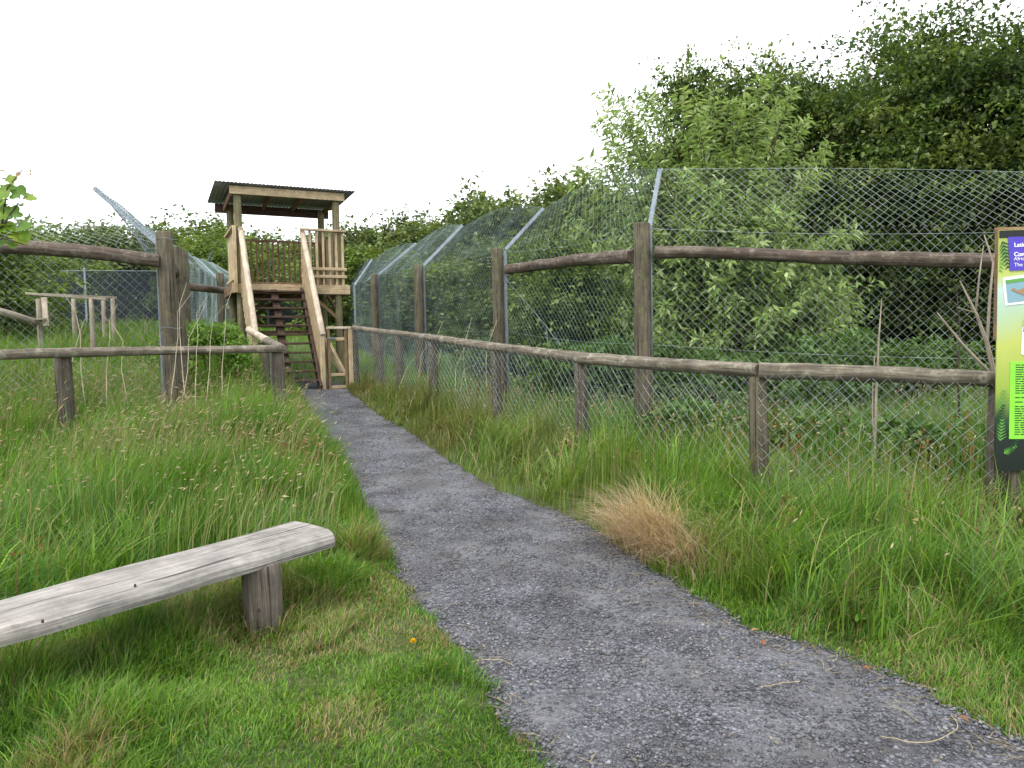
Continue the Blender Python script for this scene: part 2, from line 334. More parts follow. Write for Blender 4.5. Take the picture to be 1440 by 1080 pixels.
# short lawn
def lawn(n, x0, x1, y0, y1, hf, W, dry, name, label, cat='grass'):
    x, y = area(n, x0, x1, y0, y1, 1.25); o = out(x, y); h = np.where(o < 0, .03, hf(x, y, o)) if True else 0
    edge = rng.random(n) < np.clip((o+.03)*14, 0, 1)
    creep = (o > -.16) & (vnoise(x, y, 7, 61) > .68) & (rng.random(n) < .5)
    edge = edge | creep; k = ((o > -.05) | creep) & edge & (h > .001) & inview(x, y) & (rng.random(n) < .35+.9*vnoise(x, y, 6, 2)); x, y, h, o = x[k], y[k], h[k], o[k]; n = len(x)
    cl = vnoise(x, y, 4., 8); Ln = h*rng.uniform(.45, 1.25, n)*(.55+.9*cl)
    bend = rng.uniform(.15, .9, n)
    w = W*rng.uniform(.7, 1.4, n)*(1+.12*y)
    drym = np.clip(dry*(.3+1.8*(vnoise(x, y, 2.3, 12) > .62)), 0, 1)
    col = grass_col(x, y, n, 0.0); d = rng.random(n) < drym; col[d] = np.array([(.3,.25,.12)])*rng.uniform(.5, 1.3, (d.sum(), 1))
    return blades(x, y, gz(x, y)-.005, Ln, w, bend, lean(n, 1.8, x, y), col)
def h_left(x, y, o):
    p = bench_p(x, y); side = x < XL(y)
    h = .045+.07*sstep(-.9, -1.9, x)*sstep(1.3, .7, p)+.13*sstep(.5, .2, p)*sstep(-.75, -1.15, x)*1+.06*(vnoise(x, y, 2.2, 51) > .66)
    h = h*(1-.75*np.exp(-((x+1.28)**2+(y-3.62)**2)/.06)); return np.where(side & (p > -.35), h, 0)
def h_right(x, y, o):
    side = x > XR(y); h = .05+.03*vnoise(x, y, 6, 3)+.30*sstep(.05, .75, o)*(.25+.75*sstep(3.2, 4.0, y))
    return np.where(side & (o < 1.5), h, 0)
parts = [lawn(190000, -3.2, .4, 1.9, 5.2, h_left, .0032, .25, '', '')]
V, T, Cc = merge(parts)
tag(npmesh('mown_grass', V, T, Cc, M['grass']), 'short mown grass with straw flecks around the bench', 'grass', kind='stuff')
def meadow(n, x0, x1, y0, y1, keep, hf, W, dry, power=1., bendr=(.1, .75), olive=None):
    x, y = area(n, x0, x1, y0, y1, power); o = out(x, y)
    k = (o > -.02) & keep(x, y, o) & inview(x, y, 1.5) & (rng.random(n) < .3+1.0*vnoise(x, y, 3.5, 2)); x, y, o = x[k], y[k], o[k]; n = len(x)
    h = hf(x, y, o); Ln = h*rng.uniform(.4, 1.25, n)*(.6+.8*vnoise(x, y, 1.8, 8))*(1+.25*(rng.random(n) < .04))
    bend = np.clip(rng.uniform(*bendr, n)*.75+(vnoise(x, y, 2.4, 47)-.35)*.9, .05, 1.15); w = W*rng.uniform(.5, 1.5, n)*(1+.07*y)
    return blades(x, y, gz(x, y)-.01, Ln, w, bend, lean(n, 1.5, x, y), grass_col(x, y, n, dry, olive))
# low rail fence line of the right side
LF = [Vector((*P(px, py, Y).xy, P(px, py, Y).z)) for px, py, Y in [(1660,548,4.9),(1412,537,5.5),(1068,521,5.9),(817,504,8.0),(696,488,9.8),(608,476,11.3),(561,469,12.6),(532,466,13.6),(497,461,14.6)]]
lfx = np.array([p.x for p in LF])[::-1]; lfy = np.array([p.y for p in LF])[::-1]
def beyond_low(x, y): return y-np.interp(x, lfx, lfy)     # >0 : behind the low fence
kl = lambda x, y, o: (x < XL(y)) & (bench_p(x, y) < -.06)
def hl(x, y, o):
    b = bench_p(x, y); h = .22+.33*sstep(-.1, -1.6, b)
    h = np.where((b > -.5), np.minimum(h, .30), h); h = h*(.35+.65*sstep(.05, .9, o)); return h*(1+.35*sstep(7, 8.3, y))
kr = lambda x, y, o: (x > XR(y)) & (y > 3) & (beyond_low(x, y) < .4) & ((o > .22) | (y > 4.2)) & ((y > 3.5) | (o > .7))
def hr(x, y, o): return (.17+.40*sstep(.02, .55, o))
kb = lambda x, y, o: (beyond_low(x, y) >= .3) & (x > -3.4+.0*y) & (x > XR(np.minimum(y, 15)))
def hb(x, y, o): return .28+.22*sstep(.3, 1.5, beyond_low(x, y))*sstep(14, 9, y)
V, T, Cc = merge([meadow(26000, -7, -.2, 3.2, 9.0, kl, lambda x, y, o: hl(x, y, o)*.95, .0085, .03, .9, (.2, 1.1)), meadow(140000, -9, -.2, 3.2, 9.5, kl, hl, .0043, .06, .95), meadow(60000, -10, -2, 9.5, 14.0, kl, hl, .0045, .14)])
tag(npmesh('meadow_grass', V, T, Cc, M['grass']), 'long uncut meadow grass behind the bench left of the path', 'grass', kind='stuff')
V, T, Cc = merge([lawn(200000, 1.0, 4.4, 2.2, 6.5, h_right, .0034, .12, '', ''), meadow(135000, -3.5, 5, 3., 15, kr, hr, .0055, .09, .9, (.05, .8), True)])
tag(npmesh('verge_grass', V, T, Cc, M['grass']), 'tufted bright green verge grass along the right edge of the path', 'grass', kind='stuff')
tall_right = [(1.585, 9.0), (-.18, 12.5), (-1.95, 16), (-3.8, 21), (-5.2, 24.5), (-6.75, 28)]
V, T, Cc = merge([meadow(90000, -3, 7, 5.5, 11, kb, hb, .005, .07), meadow(70000, -5, 16, 11, 22, kb, lambda x, y, o: .3+0*x, .006, .12), meadow(30000, -8, 25, 22, 34, kb, lambda x, y, o: .3+0*x, .009, .1)])
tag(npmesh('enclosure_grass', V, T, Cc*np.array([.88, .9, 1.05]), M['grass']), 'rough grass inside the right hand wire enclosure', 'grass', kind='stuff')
kc = lambda x, y, o: (x < -4.6-(y-10)*.32)
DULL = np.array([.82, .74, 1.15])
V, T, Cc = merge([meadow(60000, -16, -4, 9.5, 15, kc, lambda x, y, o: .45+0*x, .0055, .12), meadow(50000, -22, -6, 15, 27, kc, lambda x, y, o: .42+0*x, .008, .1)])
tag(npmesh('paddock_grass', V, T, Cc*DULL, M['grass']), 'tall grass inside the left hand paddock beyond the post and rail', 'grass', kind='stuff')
kt = lambda x, y, o: (x > -5.9-(y-13)*.36) & (x < np.interp(y, [15, 21, 28], [-1.6, -3.8, -6.8])) & (y > 14.4)
V, T, Cc = meadow(26000, -13, -1, 14.4, 30, kt, lambda x, y, o: .2+0*x, .007, .08)
tag(npmesh('field_grass', V, T, Cc, M['grass']), 'grass under and behind the wooden viewing tower', 'grass', kind='stuff')
# seed heads
def seeds(n, x0, x1, y0, y1, keep, h0, h1, cols, head=.05, hw=.006, droop=.6, sw=.0018):
    x, y = area(n, x0, x1, y0, y1); o = out(x, y); k = keep(x, y, o) & inview(x, y, 1) & (rng.random(n) < 1.6*vnoise(x, y, 1.3, 21)-.15); x, y = x[k], y[k]; n = len(x)
    z = gz(x, y); H = rng.uniform(h0, h1, n); a = WIND+rng.normal(0, .8, n); b = rng.uniform(.1, .45, n)
    tx = x+np.cos(a)*H*b; ty = y+np.sin(a)*H*b; tz = z+H*(1-.25*b)
    w = sw*(1+.12*y)
    mx = x+np.cos(a)*H*b*.3; my = y+np.sin(a)*H*b*.3; mz = z+H*.58
    dirx = np.cos(a)*droop*rng.uniform(.3, 1.6, n); diry = np.sin(a)*droop; dz = rng.uniform(-.3, .9, n)
    hl_ = head*rng.uniform(.6, 1.4, n); q = np.sqrt(dirx**2+diry**2+dz**2); dirx, diry, dz = dirx/q*hl_, diry/q*hl_, dz/q*hl_
    ww = hw*(1+.06*y)*rng.uniform(.6, 1.3, n)
    V = np.stack([np.stack([x-w, y, z], -1), np.stack([x+w, y, z], -1), np.stack([mx-w, my, mz], -1), np.stack([mx+w, my, mz], -1), np.stack([tx, ty, tz], -1),
        np.stack([tx+dirx*.4, ty+diry*.4-.0*ww, tz+dz*.4+ww], -1), np.stack([tx+dirx*.45, ty+diry*.4+ww, tz+dz*.4-ww*.5], -1), np.stack([tx+dirx*.45, ty+diry*.4-ww, tz+dz*.4-ww*.5], -1), np.stack([tx+dirx, ty+diry, tz+dz], -1)], 1)
    F = np.array([(0,1,3),(0,3,2),(2,3,4),(4,5,6),(4,6,7),(4,7,5),(8,6,5),(8,7,6),(8,5,7)])
    T = (F[None]+9*np.arange(n)[:, None, None]).reshape(-1, 3)
    cols = np.array(cols); hc = cols[rng.integers(0, len(cols), n)]*rng.uniform(.7, 1.25, (n, 1)); st = np.array([(.2,.22,.08)])*rng.uniform(.6, 1.2, (n, 1))
    Cc = np.concatenate([np.repeat(st[:, None], 4, 1), np.repeat(hc[:, None], 5, 1)], 1).reshape(-1, 3)
    return V.reshape(-1, 3), T, Cc
SC = [(.42,.36,.2), (.5,.44,.28), (.36,.26,.17), (.3,.3,.14)]
RED = [(.23,.09,.045), (.3,.14,.07), (.22,.11,.06)]
def panicle(n, x0, x1, y0, y1, keep, h0, h1, cols, k=18, spread=.025, ln=.11):
    """dock and sorrel: a stem carrying many small scales"""
    x, y = area(n, x0, x1, y0, y1); o = out(x, y); q = keep(x, y, o) & inview(x, y, 1) & (vnoise(x, y, .9, 31) > .5); x, y = x[q], y[q]; n = len(x)
    z = gz(x, y); H = rng.uniform(h0, h1, n); a = WIND+rng.normal(0, 1, n); cols = np.array(cols); hc = cols[rng.integers(0, len(cols), n)]*rng.uniform(.7, 1.2, (n, 1))
    st = blades(x, y, z, H, np.full(n, .004)*(1+.05*y), np.full(n, .12), a, hc*.9)
    bx = x+np.cos(a)*H*.1; by = y+np.sin(a)*H*.1; bz = z+H*.93
    tt = rng.random((n, k)); px = (bx[:, None]+rng.normal(0, 1, (n, k))*spread*(1.1-tt)); py = by[:, None]+rng.normal(0, 1, (n, k))*spread*(1.1-tt); pz = bz[:, None]-ln*1.3+ln*1.6*tt
    px, py, pz = px.ravel(), py.ravel(), pz.ravel(); m_ = len(px); s = .007*rng.uniform(.6, 1.3, m_)*(1+.04*py)
    dv = rng.normal(0, 1, (m_, 3, 3))*s[:, None, None]; Vv = np.stack([px, py, pz], -1)[:, None]+dv
    Tt = np.arange(m_*3).reshape(-1, 3); return merge([st, (Vv.reshape(-1, 3), Tt, np.repeat(np.repeat(hc, k, 0), 3, 0))])
V, T, Cc = merge([seeds(6500, -8, -.6, 4.3, 13, lambda x, y, o: (x < XL(y)-.35) & (bench_p(x, y) < -.3) & (x > -6.5), .4, .78, SC, .05, .0045),
    seeds(2600, -1, 7, 5.8, 12, lambda x, y, o: kb(x, y, o), .4, .7, SC), seeds(2500, -3, 4, 3.6, 14, lambda x, y, o: kr(x, y, o) & (o > .5), .3, .5, SC), seeds(3500, -9, -1.5, 6.6, 10.5, lambda x, y, o: (x < XL(y)-.5), .55, .95, SC+[(.33,.2,.14)], .09, .0035, .6)])
tag(npmesh('seed_heads', V, T, Cc, M['grass']), 'tan grass seed heads nodding above the meadow', 'grass', kind='stuff')
V, T, Cc = merge([panicle(950, -6.5, -.6, 3.8, 10.5, lambda x, y, o: (x < XL(y)-.25) & (bench_p(x, y) < -.25), .28, .62, RED, ln=.09),
    panicle(500, -3, 4.5, 4., 13, lambda x, y, o: kr(x, y, o) & (o > .55), .3, .6, RED+[(.38,.28,.15)], 20, .025, .13), panicle(1100, -2.5, 6, 6., 11, lambda x, y, o: kb(x, y, o) & (beyond_low(x, y) < 3), .35, .85, RED+[(.38,.26,.12)], 22, .03, .16)])
tag(npmesh('sorrel', V, T, Cc, M['grass']), 'rusty red sorrel spikes scattered through the long grass', 'sorrel', kind='stuff')
# straw tuft, straw litter
cx, cy = hit(918, 785)
n = 2500; rr = rng.normal(0, 1, (n, 2))*(.1, .24); x = cx+.05+rr[:, 0]-.4*rr[:, 1]; y = cy+.1+rr[:, 1]; k = out(x, y) > -.02; x, y = x[k], y[k]; n = len(x)
col = np.array([(.48,.34,.23), (.58,.46,.33), (.36,.25,.16)])[rng.integers(0, 3, n)]*rng.uniform(.7, 1.2, (n, 1))
a = rng.normal(3.7, 1.15, n)
V, T, Cc = blades(x, y, gz(x, y), rng.uniform(.15, .55, n)*(.5+vnoise(x, y, 6, 80)), np.full(n, .0034), rng.uniform(.25, 1.35, n), a, col)
tag(npmesh('dead_grass', V, T, Cc, M['grass']), 'bleached ginger clump of dead grass at the right edge of the path', 'grass', kind='stuff')
def litter(n):
    y = 2.2+rng.random(n)**1.3*11; s = rng.random(n) < .72; e = np.abs(rng.normal(0, .12, n))
    x = np.where(s, XR(y)-e*1.3, XL(y)+e*.6); z = base_z(x, y)+.008
    k = rng.random(n) < .03; x[k] = (XL(y)+(XR(y)-XL(y))*rng.random(n))[k]
    a = rng.random(n)*6.28; l = rng.uniform(.03, .16, n); w = .0013*(1+.1*y)
    d = np.stack([np.cos(a), np.sin(a), 0*a], -1)*l[:, None]; q = np.stack([-np.sin(a), np.cos(a), 0*a], -1)*w[:, None]; c0 = np.stack([x, y, z], -1)
    mid = c0+d*.5+q*rng.normal(0, 4, (n, 1)); mid[:, 2] += .006
    V = np.stack([c0-q, c0+q, mid-q, mid+q, c0+d], 1); F = np.array([(0,1,3),(0,3,2),(2,3,4)])
    col = np.array([(.36,.29,.17)])*rng.uniform(.4, 1.2, (n, 1))
    return V.reshape(-1, 3), (F[None]+5*np.arange(n)[:, None, None]).reshape(-1, 3), np.repeat(col, 5, 0)
tag(npmesh('straw_litter', *litter(620), M['grass']), 'loose straw lying on the gravel along the path edges', 'straw', kind='stuff')
# long single straws on the path
for i, (pts, lab) in enumerate([([(1238,1040),(1300,1050),(1345,1030),(1338,1010)], 'long bent pale straw on the gravel at the lower right corner'),
        ([(1070,972),(1095,966),(1125,962)], 'short pale straw beside a green moss speck on the gravel'),
        ([(655,936),(700,931),(722,940)], 'thin straw crossing the left edge of the path')]):
    q_ = [np.array(p_, float) for p_ in pts]; sm = []
    for j in range(len(q_)-1):
        p0, p1, p2, p3 = q_[max(j-1, 0)], q_[j], q_[j+1], q_[min(j+2, len(q_)-1)]
        for t_ in np.linspace(0, 1, 6)[:-1]: sm.append(.5*(2*p1+(p2-p0)*t_+(2*p0-5*p1+4*p2-p3)*t_**2+(3*p1-p0-3*p2+p3)*t_**3))
    sm.append(q_[-1]); mb = MB(); mb.wire([Vector((*hit(*p_), float(base_z(*hit(*p_)))+.012+R.uniform(-.002, .003))) for p_ in sm], .0016, 5)
    o = mb.build('straw', plain('dry_straw', (.38,.31,.18), .7), None); tag(o, lab, 'straw', 'single straws on the path')
# ------------------------------------------------------------------ leaves + plants
def leaves(c, d, nrm, ln, wd, col, fold=.25):
    """pointed leaves: base c, axis d, normal nrm; two halves folded on the midrib"""
    n = len(c); d = d/np.linalg.norm(d, axis=1, keepdims=True); s = np.cross(d, nrm); s /= np.linalg.norm(s, axis=1, keepdims=True)+1e-9; u = np.cross(s, d)
    ln = ln[:, None]; wd = wd[:, None]
    V = np.stack([c, c+d*ln*.45+s*wd*.5+u*wd*fold, c+d*ln-u*ln*.12, c+d*ln*.45-s*wd*.5+u*wd*fold], 1)
    T = (np.array([(0,1,2),(0,2,3)])[None]+4*np.arange(n)[:, None, None]).reshape(-1, 3)
    return V.reshape(-1, 3), T, np.repeat(col, 4, 0)
def unit(v): return v/(np.linalg.norm(v, axis=-1, keepdims=True)+1e-9)
def crown(blobs, clumps, per, size, cr, pal, flat=.45, shell=.5, seed=0, sky=.0):
    g = np.random.default_rng(seed); B = np.array(blobs); w = (B[:, 3]*B[:, 4]*B[:, 5])**.67; w /= w.sum()
    bi = g.choice(len(B), clumps, p=w); dv = unit(g.normal(0, 1, (clumps, 3))); rad = shell+(1-shell)*g.random(clumps)**.6+sky*(g.random(clumps) < .12)*g.random(clumps)
    cc = B[bi, :3]+dv*B[bi, 3:6]*rad[:, None]; crr = cr*g.uniform(.5, 1.4, clumps)
    cs = g.integers(0, len(pal), clumps); br = g.uniform(.55, 1.45, clumps)
    ax = unit(dv*(1, 1, .45)+g.normal(0, .35, (clumps, 3))+(0, 0, .1))
    n = clumps*per; ci = np.repeat(np.arange(clumps), per); t_ = g.uniform(-1, 1, n)[:, None]
    sd = unit(np.cross(ax, (0, 0, 1.)))
    pos = cc[ci]+ax[ci]*t_*crr[ci, None]*1.5+sd[ci]*g.normal(0, .36, (n, 1))*crr[ci, None]*(1.05-.5*t_)+np.stack([g.normal(0, .15, n), g.normal(0, .15, n), g.normal(0, flat*.5, n)], -1)*crr[ci, None]
    pos[:, 2] -= (crr[ci]*.16*(t_[:, 0]+1)**1.6)
    d = unit(ax[ci]*.8+g.normal(0, .7, (n, 3))+(0, 0, -.15)); nr = unit(g.normal(0, .45, (n, 3))+(0, 0, 1)); 
    s = size*g.uniform(.5, 1.6, n); col = np.array(pal)[cs[ci]]*br[ci, None]*g.uniform(.8, 1.25, (n, 1))
    return leaves(pos, d, nr, s, s*.62, col)
def limb_mesh(h, blobs, r0, seed, twigs=30, z0=0):
    rs = R.getstate(); R.seed(seed); mb = MB(); top = Vector((R.uniform(-.3, .3), R.uniform(-.3, .3), h*.72))
    trunk = [Vector((0, 0, z0-.3)), Vector((R.uniform(-.1, .1), R.uniform(-.1, .1), h*.25)), Vector((R.uniform(-.25, .25), 0, h*.5)), top]
    mb.log(trunk, [r0*1.25, r0, r0*.65, r0*.2], 9, .12, step=.6)
    tw = MB()
    for b in blobs:
        c = Vector(b[:3]); st = trunk[0].lerp(trunk[-1], max(.08, min(.8, (c.z-b[5]*.9)/h))); st = Vector((st.x*.6, st.y*.6, st.z)); mid = st.lerp(c, .5)+Vector((0, 0, -.12*(c-st).length*.5))
        mb.log([st, mid, c], [r0*.42, r0*.26, r0*.08], 6, .12, step=.7)
        for k in range(twigs//len(blobs)+1):
            e = c+Vector((R.gauss(0, 1), R.gauss(0, 1), R.gauss(0, .8))).normalized()*R.uniform(.7, 1.05)*Vector((b[3], b[4], b[5])).length*.6
            mb.log([mid.lerp(c, R.random()), e], [r0*.09, r0*.025], 4, 0, cap=False, step=.8, bend=.06)
    R.setstate(rs); return mb
def make_tree(name, label, cat, loc, h, blobs, clumps, per, size, cr, pal, mat, seed, r0=.14, group=None, flat=.45, shell=.5, sky=0, twigs=30):
    t = thing(name, label, cat, loc, group); saved = t.location.copy(); t.location = (0, 0, 0)
    limb_mesh(h, blobs, r0, seed, twigs).build('trunk', M['bark'], t)
    npmesh('crown', *crown(blobs, clumps, per, size, cr, pal, flat, shell, seed, sky), mat, t)
    t.location = saved; return t
def copy_thing(root, loc, rz, s, label, group):
    r = root.copy(); C.objects.link(r); r.location = loc; r.rotation_euler = (0, 0, rz); r.scale = s; r['label'] = label; r['group'] = group
    for ch in list(root.children):
        c_ = ch.copy(); C.objects.link(c_); c_.parent = r
    return r
GREEN_FAR = [(.1,.14,.045), (.13,.17,.055), (.08,.115,.045), (.165,.2,.075), (.11,.145,.065)]
GREEN_LIGHT = [(.13,.19,.045), (.1,.155,.04), (.16,.21,.06)]
GREEN_BIG = [(.07,.115,.03), (.1,.145,.038), (.05,.085,.028), (.145,.185,.052)]
def rblobs(seed, h, w, n, zlow=.25):
    r = random.Random(seed); B = []
    for i in range(n):
        z = h*(zlow+(.86-zlow)*(i+.5)/n); ww = w*(.95-.55*abs((z/h)-.5)**1.3*2*.8); a = i*2.4+r.random()
        rr = w*.36*r.uniform(.8, 1.25); d = max(0, ww-rr)*r.uniform(.55, 1)
        B.append((math.cos(a)*d, math.sin(a)*d, z, rr, rr, rr*r.uniform(.6, .85)))
    return B
protos = []
for i in range(5):
    h = 8.; B = rblobs(40+i, h, 2.9+.25*i, 11, .12)
    pal = [GREEN_FAR, GREEN_FAR[:3]+[(.1,.125,.025)], GREEN_FAR, GREEN_LIGHT, GREEN_FAR][i]
    protos.append((h, B, pal))
far = [ # px of the trunk, distance, height scale, width scale, variant, label
 (-60, 33, 5.9, 1.2, 0, 'pale leaved tree at the far left of the hedge line'),
 (40, 36, 5.6, 1.1, 3, 'light green tree behind the netting at the left margin'),
 (120, 40, 6.6, 1.1, 1, 'rounded tree in the hedge line under the slanting mesh arm'),
 (205, 36, 5.9, 1., 2, 'darker tree just right of the slanting mesh arm'),
 (262, 39, 6.6, 1.1, 4, 'hedge line tree above the thick left fence posts'),
 (325, 36, 5.6, 1.1, 3, 'mid green tree directly left of the viewing tower'),
 (372, 42, 5.7, 1.2, 0, 'dark tree showing through the tower above its rear railing'),
 (440, 44, 5.8, 1.2, 1, 'tree seen between the tower roof and its front railing'),
 (500, 42, 6.6, 1.2, 2, 'tree immediately right of the tower roof'),
 (552, 40, 6.6, 1.1, 4, 'second tree right of the tower roof in the hedge line'),
 (605, 40, 7.3, 1.1, 0, 'tree above the third slanting fence arm'),
 (655, 37, 7.4, 1.1, 1, 'tree above the curving top of the mesh fence'),
 (705, 34, 7.9, 1.0, 2, 'taller tree with a loose top left of the big pale shrub'),
 (750, 34, 7.3, 1.0, 4, 'dense tree touching the left side of the big pale shrub'),
 (800, 33, 8.0, 1.0, 0, 'tree half hidden behind the left shoots of the pale shrub'),
 (850, 30, 7.6, 1.1, 1, 'dark tree behind the middle of the pale shrub'),
]
first = {}
def place_far(i, px, Y, h, w, v, lab, grp, name='hedge_tree', cat='tree', size=.2, clumps=430, per=36):
    p = P(px, 500, Y); z = gzf(p.x, p.y)-.1; loc = Vector((p.x, Y, z)); h0, B, pal = protos[v]; s = h/h0; key = (v, name)
    if key not in first:
        t = make_tree(name, lab, cat, loc, h0, B, clumps, per, size, .7, pal, M['leaf'], 60+v, .16, grp, sky=.5)
        t.scale = (w, w, s); first[key] = t; return t
    return copy_thing(first[key], loc, R.random()*6.28, (w*R.uniform(.9, 1.1), w*R.uniform(.9, 1.1), s), lab, grp)
for i, (px, Y, h, w, v, lab) in enumerate(far): place_far(i, px, Y, h, w, v, lab, 'trees in the hedge line beyond the paddocks')
for i, (px, Y, h, w, v, lab) in enumerate([
 (505, 27, 3.9, .8, 3, 'bright rounded bush right of the tower railing'), (560, 29, 4.1, .75, 3, 'bright bush behind the first slanting fence arms'),
 (620, 26, 3.6, .8, 1, 'bush inside the enclosure below the curving mesh top'), (690, 25, 3.8, .8, 3, 'light green bush left of the tall round post'),
 (800, 15.5, 3.3, .55, 3, 'light leafy bush filling the gap between the tall posts'), (765, 21, 3.9, .8, 2, 'dark bush between the tall posts and the pale shrub'), (60, 26.5, 3.2, .8, 3, 'pale bush behind the log climbing frame'), (-30, 17, 3.6, .7, 3, 'light bush at the left margin of the paddock'),
 (300, 30, 4.3, .8, 3, 'yellow green bush behind the left fence posts')]):
    place_far(i, px, Y, h, w, v, lab, 'bushes inside the enclosures', 'bush', 'bush')
# big trees of the right
def big(px, Y, h, w, seed, lab, zlow=.22, dens=1., sky=.35):
    p = P(px, 500, Y); z = gzf(p.x, Y)-.1
    B = rblobs(seed, h, w, 15, zlow)
    return make_tree('broadleaf_tree', lab, 'tree', Vector((p.x, Y, z)), h, B, int(900*dens), 64, .105, .72, GREEN_BIG, M['leaf_dark'], seed, .2, 'big dark trees behind the right hand fence', flat=.16, shell=.3, sky=sky, twigs=60)
big(1010, 21, 9.1, 2.6, 201, 'dark tree rising behind the top left of the pale shrub')
big(1130, 20, 8.9, 2.8, 202, 'dark tree rising behind the right shoulder of the pale shrub')
big(1235, 19, 7.7, 2.7, 203, 'dark tree in the dip right of the pale shrub', .1)
big(1335, 17, 8.6, 3.0, 204, 'tallest airy topped tree near the upper right corner', .12, 1.1, .8)
big(1510, 15.5, 7.7, 2.9, 205, 'dark tree at the right margin above the notice board', .1)
big(1290, 24, 7.5, 3.2, 206, 'dark filler tree low behind the right hand trees', .05, .8)
big(1420, 22, 7.0, 3.2, 207, 'deep shaded tree behind the notice board', .05, .8)
big(1120, 25, 7.6, 3.2, 208, 'shaded tree far behind the pale shrub', .05, .8)
# the pale willowy shrub
def shoots(base, n, spec, seed, leafl, leafw, pal, per=26, name='stems', stem_r=.014):
    """arching shoots with narrow leaves; spec gives each a tip"""
    g = np.random.default_rng(seed); mb = MB(); LV = []
    for i in range(n):
        tip = Vector(spec(g, i)); b = Vector(base)+Vector((g.normal(0, .3), g.normal(0, .3), 0)); b.z = gzf(b.x, b.y)
        out_ = (tip-b); mid = b+Vector((out_.x*.35, out_.y*.35, out_.z*.68)); pts = []
        for t_ in np.linspace(0, 1, 9): pts.append(b*(1-t_)**2+mid*2*t_*(1-t_)+tip*t_**2)
        mb.log(pts, list(np.linspace(stem_r, .003, 9)), 4, 0, cap=False, step=9)
        A = np.array([tuple(p) for p in pts]); lens = out_.length
        k = int(per*lens); tt = .25+.75*g.random(k)**.75; q = tt*8; i0 = np.minimum(q.astype(int), 7); f = (q-i0)[:, None]; c = A[i0]*(1-f)+A[i0+1]*f; ax = unit(A[i0+1]-A[i0])
        # side twigs carry pairs of leaves
        sv = unit(np.cross(ax, g.normal(0, 1, (k, 3)))); c = c+sv*(g.random((k, 1))**1.5)*.34*(1.15-tt[:, None])
        d = unit(ax*.5+sv*.8+np.array([0, 0, -.35])+g.normal(0, .3, (k, 3))); nr = unit(g.normal(0, .5, (k, 3))+(0, 0, 1.))
        s = leafl*g.uniform(.6, 1.3, k); cl = np.array(pal)[g.integers(0, len(pal), k)]*g.uniform(.75, 1.2, (k, 1))*g.uniform(.85, 1.15)
        LV.append(leaves(c, d, nr, s, s*leafw, cl, .2))
    return mb, merge(LV)
bb = Vector((3.6, 12.9, 0)); bb.z = gzf(bb.x, bb.y)
def spec_main(g, i):
    while True:
        v = unit(g.normal(0, 1, 3)); v[2] = abs(v[2])*1.2-.3
        r = g.uniform(.4, 1.0)
        x = bb.x+v[0]*2.15*r+(.35 if v[2] < .4 else -.1); y = bb.y+v[1]*1.8*r; z = bb.z+1.7+v[2]*2.75*r
        if z > .75: return (x, y, z)
pts_spec = [P(845,128,12.6), P(868,150,12.7), P(905,135,12.8), P(838,165,12.4), P(1000,135,12.9), P(1060,120,13), P(1100,140,13), P(1130,165,12.7), P(1160,205,12.6), P(820,230,12.3), P(880,180,12.5), P(950,140,12.9),
    P(1035,140,12.9), P(1080,128,12.6), P(975,165,12.4), P(860,205,12.2), P(1145,235,12.3), P(905,215,12.4), P(1200,330,12.3), P(1215,400,12), P(1225,450,11.9), P(800,270,12.4), P(785,300,12.4)]
def spec_tips(g, i):
    p = pts_spec[i % len(pts_spec)]; return (p.x+g.normal(0, .1), p.y+g.normal(0, .3), p.z+g.normal(0, .1))
PALE = [(.2,.3,.075), (.27,.38,.12), (.14,.23,.055), (.36,.43,.2)]
sh = thing('willow_shrub', 'big pale green shrub with narrow leaves and arching shoots behind the wire', 'shrub', bb)
m1, l1 = shoots(bb, 470, spec_main, 5, .165, .32, PALE, 50, stem_r=.016); m2, l2 = shoots(bb, 66, spec_tips, 6, .17, .25, PALE, 30, stem_r=.016)
for a_ in (m2,):
    k = len(m1.v); m1.v += a_.v; m1.w += a_.w; m1.f += [tuple(i+k for i in f) for f in a_.f]; m1.sm += a_.sm
m1.build('stems', M['bark'], sh); npmesh('foliage', *merge([l1, l2]), M['leaf_pale'], sh)
# lower scrub plants
def clump_plant(name, label, cat, px, Y, r, h, n, ll, lw, pal, seed, group=None, x=None, mat='leaf'):
    p = P(px, 500, Y); x = p.x if x is None else x; b = Vector((x, Y, gzf(x, Y)))
    t = thing(name, label, cat, b, group)
    m_, l_ = shoots(b, n, lambda g, i: (b.x+g.normal(0, .5)*r, b.y+g.normal(0, .5)*r, b.z+h*g.uniform(.45, 1.05)), seed, ll, lw, pal, 60, stem_r=.006)
    m_.build('stems', M['bark'], t); npmesh('foliage', *l_, M[mat], t); return t
NET = [(.10,.2,.03), (.13,.24,.035), (.08,.16,.03)]
clump_plant('nettle_patch', 'bright green nettle mound left of the tower stairs', 'nettles', 296, 12.4, .62, 1.2, 190, .085, .5, [(.14,.26,.04), (.18,.31,.05), (.11,.21,.035)], 31)
DS = [(.07,.14,.035), (.095,.17,.045), (.12,.2,.055)]
